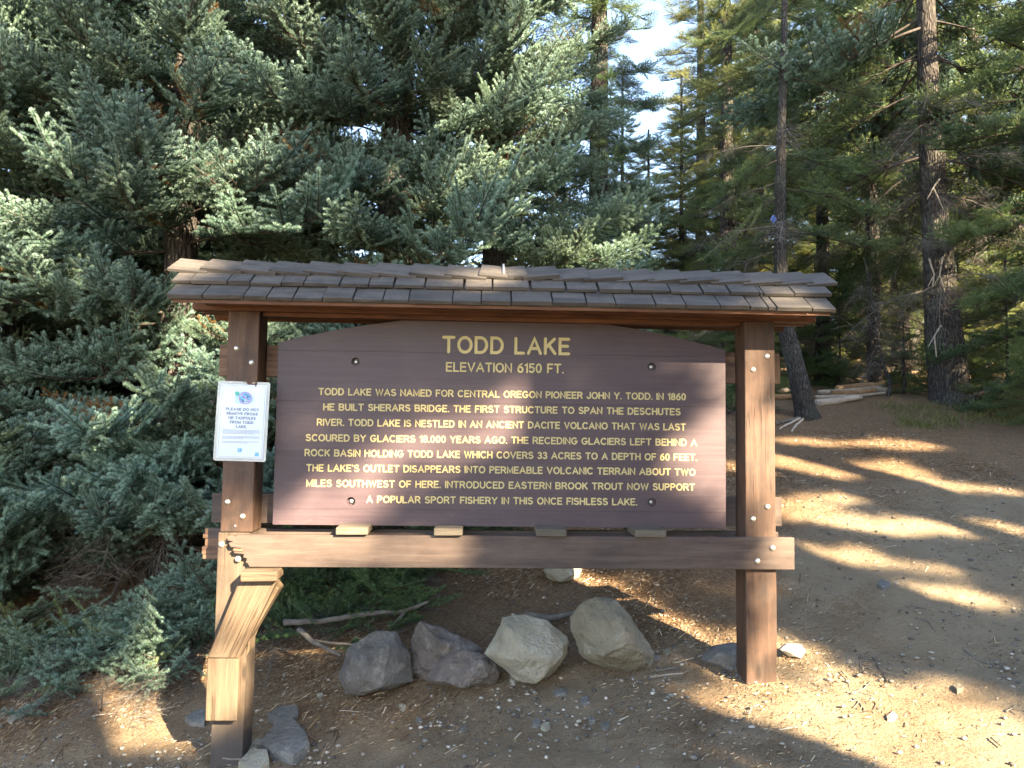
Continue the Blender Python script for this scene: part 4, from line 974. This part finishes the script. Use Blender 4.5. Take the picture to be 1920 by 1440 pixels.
# leaning tree and big tree on the right
sideways = lambda p, a, L: not (math.sin(a) < -.35)
def px_trunk(lst, Y, base):
    b = Vector(base); return [tuple(at(a, c, Y)-b) for a, c in lst]
bl = gpix(1512, 782)
tree('leaning_tree', 'slender conifer whose grey trunk bends to the left right behind the right post', bl, 11, .165, 1.5, 2.6, SRC_GRN, M_bark2, seed=20, tint=.15, whorl=.5, per=5, keep=sideways, dead=12, deadz=(1.6, 4.2), sides=20, shape=.5,
     trunk_pts=px_trunk([(1516, 800), (1510, 770), (1490, 680), (1470, 590), (1463, 480), (1464, 300), (1470, 60), (1474, -300)], bl.y, bl), pitch=(-25, 5))
bb_ = gpix(1778, 752)
tree('big_fir', 'largest tree, thick dark trunked old fir at the right of the path', bb_, 20, .31, 2.9, 3.6, SRC_GRN[:2]+SRC_FIR[:1], M_bark, seed=21, tint=.12, whorl=.45, per=6, keep=sideways, dead=34, deadz=(1.6, 4.5), sides=40, shape=.4, zmax=10,
     trunk_pts=px_trunk([(1785, 775), (1782, 735), (1770, 620), (1758, 480), (1745, 250), (1735, 0), (1722, -500), (1715, -1100)], bb_.y, bb_), pitch=(-30, 0))
# root flare strands
for k, (lb, pl) in enumerate((('longest grey root running left from the leaning tree', [(1505, 782), (1480, 790), (1455, 796)]), ('short grey root fanning forward from the leaning tree', [(1508, 785), (1490, 802), (1484, 812)]), ('thin grey root between the other two roots of the leaning tree', [(1503, 784), (1476, 798), (1462, 806)]))):
    stick('root', lb, pl, [N_]*3, .02, M_log if k else M_deadtwig, 'root', lift=-.008)
TR = [  # px, Y, H, rad, crown, zlo, tint (highest ones paint in sunlight), pitch, species, label
    (1995, 5.6, 13, .16, 2.0, .9, .10, (-22, 5), 0, 'dark green fir whose boughs reach in from the right edge'),
    (2060, 7.8, 14, .2, 2.3, 1.0, .2, (-20, 5), 0, 'fir beyond the right edge behind the dark green one'),
    (1640, 9.4, 12, .13, 1.7, 2.5, .08, (-50, -10), 1, 'drooping conifer with hanging grey dead twigs left of the big fir'),
    (1545, 10.4, 15, .13, 1.7, 1.4, .12, (-30, 0), 1, 'straight thin dark trunked conifer between the leaning tree and the drooping one'),
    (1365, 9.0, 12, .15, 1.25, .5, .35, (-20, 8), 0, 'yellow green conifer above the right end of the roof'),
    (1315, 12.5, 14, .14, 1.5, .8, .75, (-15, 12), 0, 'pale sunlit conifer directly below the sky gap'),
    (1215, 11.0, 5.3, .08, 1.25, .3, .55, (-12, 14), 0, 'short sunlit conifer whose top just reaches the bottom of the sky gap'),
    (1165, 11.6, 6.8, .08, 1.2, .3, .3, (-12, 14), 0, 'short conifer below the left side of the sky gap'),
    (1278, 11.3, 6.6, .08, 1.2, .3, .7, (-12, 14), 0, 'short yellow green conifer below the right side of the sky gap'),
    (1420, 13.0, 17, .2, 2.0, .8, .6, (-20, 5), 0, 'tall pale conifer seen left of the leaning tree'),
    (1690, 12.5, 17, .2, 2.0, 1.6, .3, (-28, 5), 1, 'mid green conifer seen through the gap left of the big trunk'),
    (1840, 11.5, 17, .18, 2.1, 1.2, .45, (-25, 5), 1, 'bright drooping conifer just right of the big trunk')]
for i, (px, Y, H, r_, cr, zl, tn, pt, sp_, lb) in enumerate(TR):
    tree('conifer', lb, base_at(px, Y), H, r_, cr, zl, SRC_GRN[2*sp_:2*sp_+2]+SRC_GRN[:1], M_bark2 if i % 2 else M_bark, seed=40+i, tint=tn, whorl=.25 if 6 <= i <= 8 else .36 if 4 <= i <= 9 else .46, per=7 if 4 <= i <= 9 else 5, pitch=pt, sides=16, dead=(50 if i == 2 else 16), deadz=(.5, 5 if i == 2 else 3.0), shape=.6, tintvar=.3)
SM = [(1575, 9.8, 2.1, .9, .10, 'low dark young conifer behind the fallen logs'), (1530, 10.2, 2.6, .9, .12, 'young conifer behind the leaning trunk'), (1695, 7.6, 1.5, .5, .12, 'small conifer touching the left side of the big trunk'),
      (1890, 6.2, 2.1, .75, .22, 'bright green young conifer right of the big trunk'), (1960, 5.0, 2.0, .8, .25, 'young conifer cut by the right edge'), (1640, 10.6, 2.2, 1.0, .1, 'dark young conifer under the drooping tree'), (1400, 7.8, 2.2, .9, .3, 'young conifer visible between board and right post'),
      (1800, 9.5, 2.6, 1.1, .55, 'sunlit young conifer far behind the big trunk')]
for i, (px, Y, H, cr, tn, lb) in enumerate(SM):
    tree('young_conifer', lb, base_at(px, Y), H, .03, cr, .1, SRC_GRN[:2], M_bark2, seed=70+i, tint=tn, whorl=.2, per=6, pitch=(-15, 10), sides=8, shape=.9)
# thin crooked dead sapling
sb = gpix(1665, 745)
ds = thing('dead_sapling', 'thin crooked bare sapling standing between the logs and the big trunk', 'sapling', sb)
bark_trunk('trunk', px_trunk([(1665, 748), (1668, 715), (1655, 680), (1645, 620), (1632, 540), (1620, 480)], sb.y, sb), [.035, .03, .026, .022, .016, .006], M_bark2, ds, 10, .2, 5, .06)
crown('dead_twigs', ds, [(at(1650-3*k, 690-14*k, sb.y)-sb, (0, R(10), rng.uniform(0, 6.28)), .45, k % 3, 0) for k in range(12)], SRC_DEAD)
# pale dead limbs on the big trunk
for k, (lb, pl) in enumerate((('pale forked dead limb on the front of the big trunk', [(1742, 485), (1752, 515), (1748, 540)]), ('long pale dead limb curving down the big trunk', [(1768, 482), (1762, 515), (1772, 548)]), ('upper pale dead limb on the right side of the big trunk', [(1762, 335), (1750, 352), (1772, 400)]), ('low pale dead limb on the left side of the big trunk', [(1765, 610), (1752, 630), (1756, 670)]))):
    o = stick('dead_limb', None, pl, [bb_.y-.42]*3, .014, M_log, None, [[(pl[1], bb_.y-.42), ((pl[1][0]-12, pl[1][1]+22), bb_.y-.45)]])
    bt = [q for q in bpy.data.objects if q.name == 'big_fir'][0]; o.location = o.location-bt.location; o.parent = bt
    for kk in ('label', 'category', 'group'):
        if kk in o: del o[kk]
# blue diamond trail marker
dm = at(1450, 411, bl.y-.06)
md_ = thing('trail_marker', 'small blue diamond trail marker nailed to the leaning tree', 'trail marker', dm)
link('plate', prism_y('plate', [(0, -.062), (.048, 0), (0, .062), (-.048, 0)], -.004, 0), simple('marker_blue', (.015, .07, .30), .6, var=.05), md_)
link('border_line', stroke_mesh('border_line', [[(0, -.055), (.042, 0), (0, .055), (-.042, 0), (0, -.055)]], .0012, 0, True), simple('marker_white', (.3, .33, .38), .4, var=.05), md_, loc=(0, -.0045, 0))

# far forest, the tint paints part of its sunlit yellow
rs = np.random.default_rng(11)
far = [(px+rs.normal(0, 20), rs.uniform(17, 26)) for px in np.linspace(-100, 1150, 7)]+[(px+rs.normal(0, 12), rs.uniform(15, 30)) for px in np.linspace(1290, 2050, 13)]+[(px+rs.normal(0, 20), rs.uniform(30, 48)) for px in np.linspace(-50, 2050, 14) if not 1170 < px < 1290]
for i, (px, Y) in enumerate(far):
    lab, grp = (('distant conifer seen only through gaps in the blue green firs on the left', 'distant conifers behind the left firs') if px < 1100 else ('short sunlit conifer low on the skyline below the bright sky gap', 'short distant conifers under the sky gap') if px < 1410 else ('sunlit yellow green conifer far behind the leaning tree and the drooping conifer', 'distant conifers behind the leaning tree') if px < 1720 else ('sunlit yellow green conifer far behind and right of the big dark trunk', 'distant conifers behind the big trunk'))
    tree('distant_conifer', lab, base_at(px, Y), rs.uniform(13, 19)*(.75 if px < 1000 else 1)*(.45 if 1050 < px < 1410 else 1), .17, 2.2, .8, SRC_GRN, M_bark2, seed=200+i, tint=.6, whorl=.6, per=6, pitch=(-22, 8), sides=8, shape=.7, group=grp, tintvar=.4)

# ------------------------------------------------------------------ unseen firs placed behind the viewpoint for shade, boughs left out for sun patches
RV = Vector((math.cos(SUN_AZ), math.sin(SUN_AZ), 0)); UV = S.cross(RV)*-1
if UV.z < 0: UV = -UV
lit = []      # points (R,U) picked to get sun, with the half width of the gap
def open_(p, r_): lit.append((p.dot(RV), p.dot(UV), r_))
def seg_open(a, b, Y, r_, n=8):
    for k in range(n+1):
        q = (a[0]+(b[0]-a[0])*k/n, a[1]+(b[1]-a[1])*k/n); open_(at(*q, Y) if Y is not None else gpix(*q), r_)
for a, b, r_ in (((600, 960), (690, 930), .09), ((560, 790), (590, 850), -.03), ((620, 930), (760, 850), .03), ((760, 760), (830, 700), -.02), ((850, 860), (970, 800), .03), ((930, 740), (1100, 710), .0), ((1170, 725), (1290, 690), -.03)):
    seg_open(a, b, BY0, r_)
for a, b, r_ in (((430, 950), (470, 990), .04), ((420, 1040), (445, 1300), .06), ((480, 1110), (430, 1330), .08), ((480, 1040), (760, 1035), .03), ((1425, 640), (1430, 790), .03), ((1425, 1240), (1440, 1290), .06), ((1450, 1030), (1480, 1040), -.04)):
    seg_open(a, b, -.04, r_)
for a, b, r_ in (((1060, 1085), (1180, 1140), .16), ((1180, 1140), (1300, 1200), .14), ((900, 1100), (1050, 1110), .10), ((1480, 1215), (1540, 1245), .10), ((1310, 1330), (1500, 1370), .12), ((1500, 1300), (1600, 1400), .10), ((1550, 1420), (1900, 1440), .26), ((1720, 1330), (1918, 1370), .14), ((1700, 1390), (1915, 1410), .2),
                 ((335, 1305), (380, 1318), .02), ((180, 1372), (300, 1380), .10), ((130, 1310), (180, 1318), .06), ((1480, 830), (1760, 840), .09), ((1390, 880), (1560, 885), .12), ((1560, 888), (1700, 880), .16), ((1480, 965), (1600, 985), .11), ((1600, 985), (1915, 998), .13), ((1450, 860), (1560, 868), .08), ((1500, 1040), (1640, 1050), .08), ((1150, 1310), (1260, 1330), .06), ((1760, 915), (1915, 925), .08), ((1700, 1060), (1800, 1075), .04), ((1750, 1120), (1860, 1128), .08),((1500, 945), (1640, 935), .07)):
    seg_open(a, b, None, r_)
for px, py, Y, r_ in ((1020, 450, 2.0, .24), (960, 440, 2.0, .16), (790, 290, 1.9, .16), (850, 330, 1.9, .16), (600, 1220, 1.3, .1), (240, 755, 1.2, .15), (190, 780, 1.2, .12), (205, 1220, 1.2, -.05), (60, 60, 2.5, .5), (160, 100, 2.5, .3), (870, 170, 2.2, .14), (560, 60, 2.0, .2), (1470, 700, 6, .0), (1250, 435, 4.5, .2), (960, 300, 2.2, .12), (160, 440, 1.6, .12), (480, 250, 2, .14), (330, 330, 1.8, .1), (950, 520, -.1, .10), (1450, 520, -.1, .02), (60, 330, 1.8, .2), (700, 30, 2.4, .16)):
    open_(at(px, py, Y), r_)
LIT = np.array(lit)
def shaded(p, L):
    r_, u = p.dot(RV), p.dot(UV); d = np.hypot(LIT[:, 0]-r_, (LIT[:, 1]-u))
    if u > 2.7 and r_ < 4.2 and noise.noise(Vector((r_*1.0, u*1.0, 2)))+.5*noise.noise(Vector((r_*2.6, u*2.6, 5))) > .24: return False
    return not bool((d < LIT[:, 2]+L).any())
rs = np.random.default_rng(77)
def caster(dist, roff, seed, H, cr):
    """an unseen shade tree standing 'dist' from the board towards the sun, 'roff' to the side"""
    hx = Vector((S.x, S.y, 0)).normalized(); b = hx*dist+RV*roff; b.z = gz(b.x, b.y)
    t = thing('shade_caster_fir', 'tall unseen shade giving fir placed behind the viewpoint, crown gapped for sun patches', 'tree', b, 0, 'unseen shade firs behind the viewpoint')
    bark_trunk('trunk', [(0, 0, -.3), (0, 0, 2), (.1, 0, H*.5), (0, 0, H)], [.3, .24, .16, .02], M_bark, t, 12, .1, seed, .5)
    pts = []; br = []
    z = 1.2
    while z < H-.2:
        rad = cr*(1-z/H)**.55
        for k in range(9):
            a = rs.uniform(0, 6.28); el = R(rs.uniform(-22, 4)+18*z/H); L = rad*rs.uniform(.75, 1.1); d = Vector((math.cos(a)*math.cos(el), math.sin(a)*math.cos(el), math.sin(el)))
            m = int(L/.17)
            for j in range(1, m+1):
                for s in (-1, 1):
                    p = Vector((0, 0, z))+d*(L*j/m)+Vector((rs.normal(0, .08), rs.normal(0, .08), rs.normal(0, .10)))
                    if not shaded(p+b, .12): continue  # fronds left out wherever a sun patch is wanted
                    pts.append((p, (R(rs.uniform(-50, 50)), R(rs.uniform(-30, 30)), a+s*R(rs.uniform(20, 70))), rs.uniform(.65, .95), rs.integers(0, 3), .1))
        z += .27
    crown('crown', t, pts, SRC_GFRD); return len(pts)
nc = 0
for i, (d, ro, H, cr) in enumerate(((12.5, -4.6, 15, 2.5), (13.5, -1.9, 16.5, 2.5), (12.6, .6, 15.5, 2.5), (14.2, 2.9, 17, 2.6), (13, 5.2, 16, 2.5), (15, 7.6, 17.5, 2.7), (14, 10.2, 17, 2.6), (16.5, .2, 19, 2.7), (17, 4.6, 17.5, 2.7), (16, -3.6, 18, 2.6), (16, 13, 15.5, 2.7), (18, 7.1, 22, 2.6))):
    nc += caster(d, ro, i, H, cr)
print('caster fronds', nc)
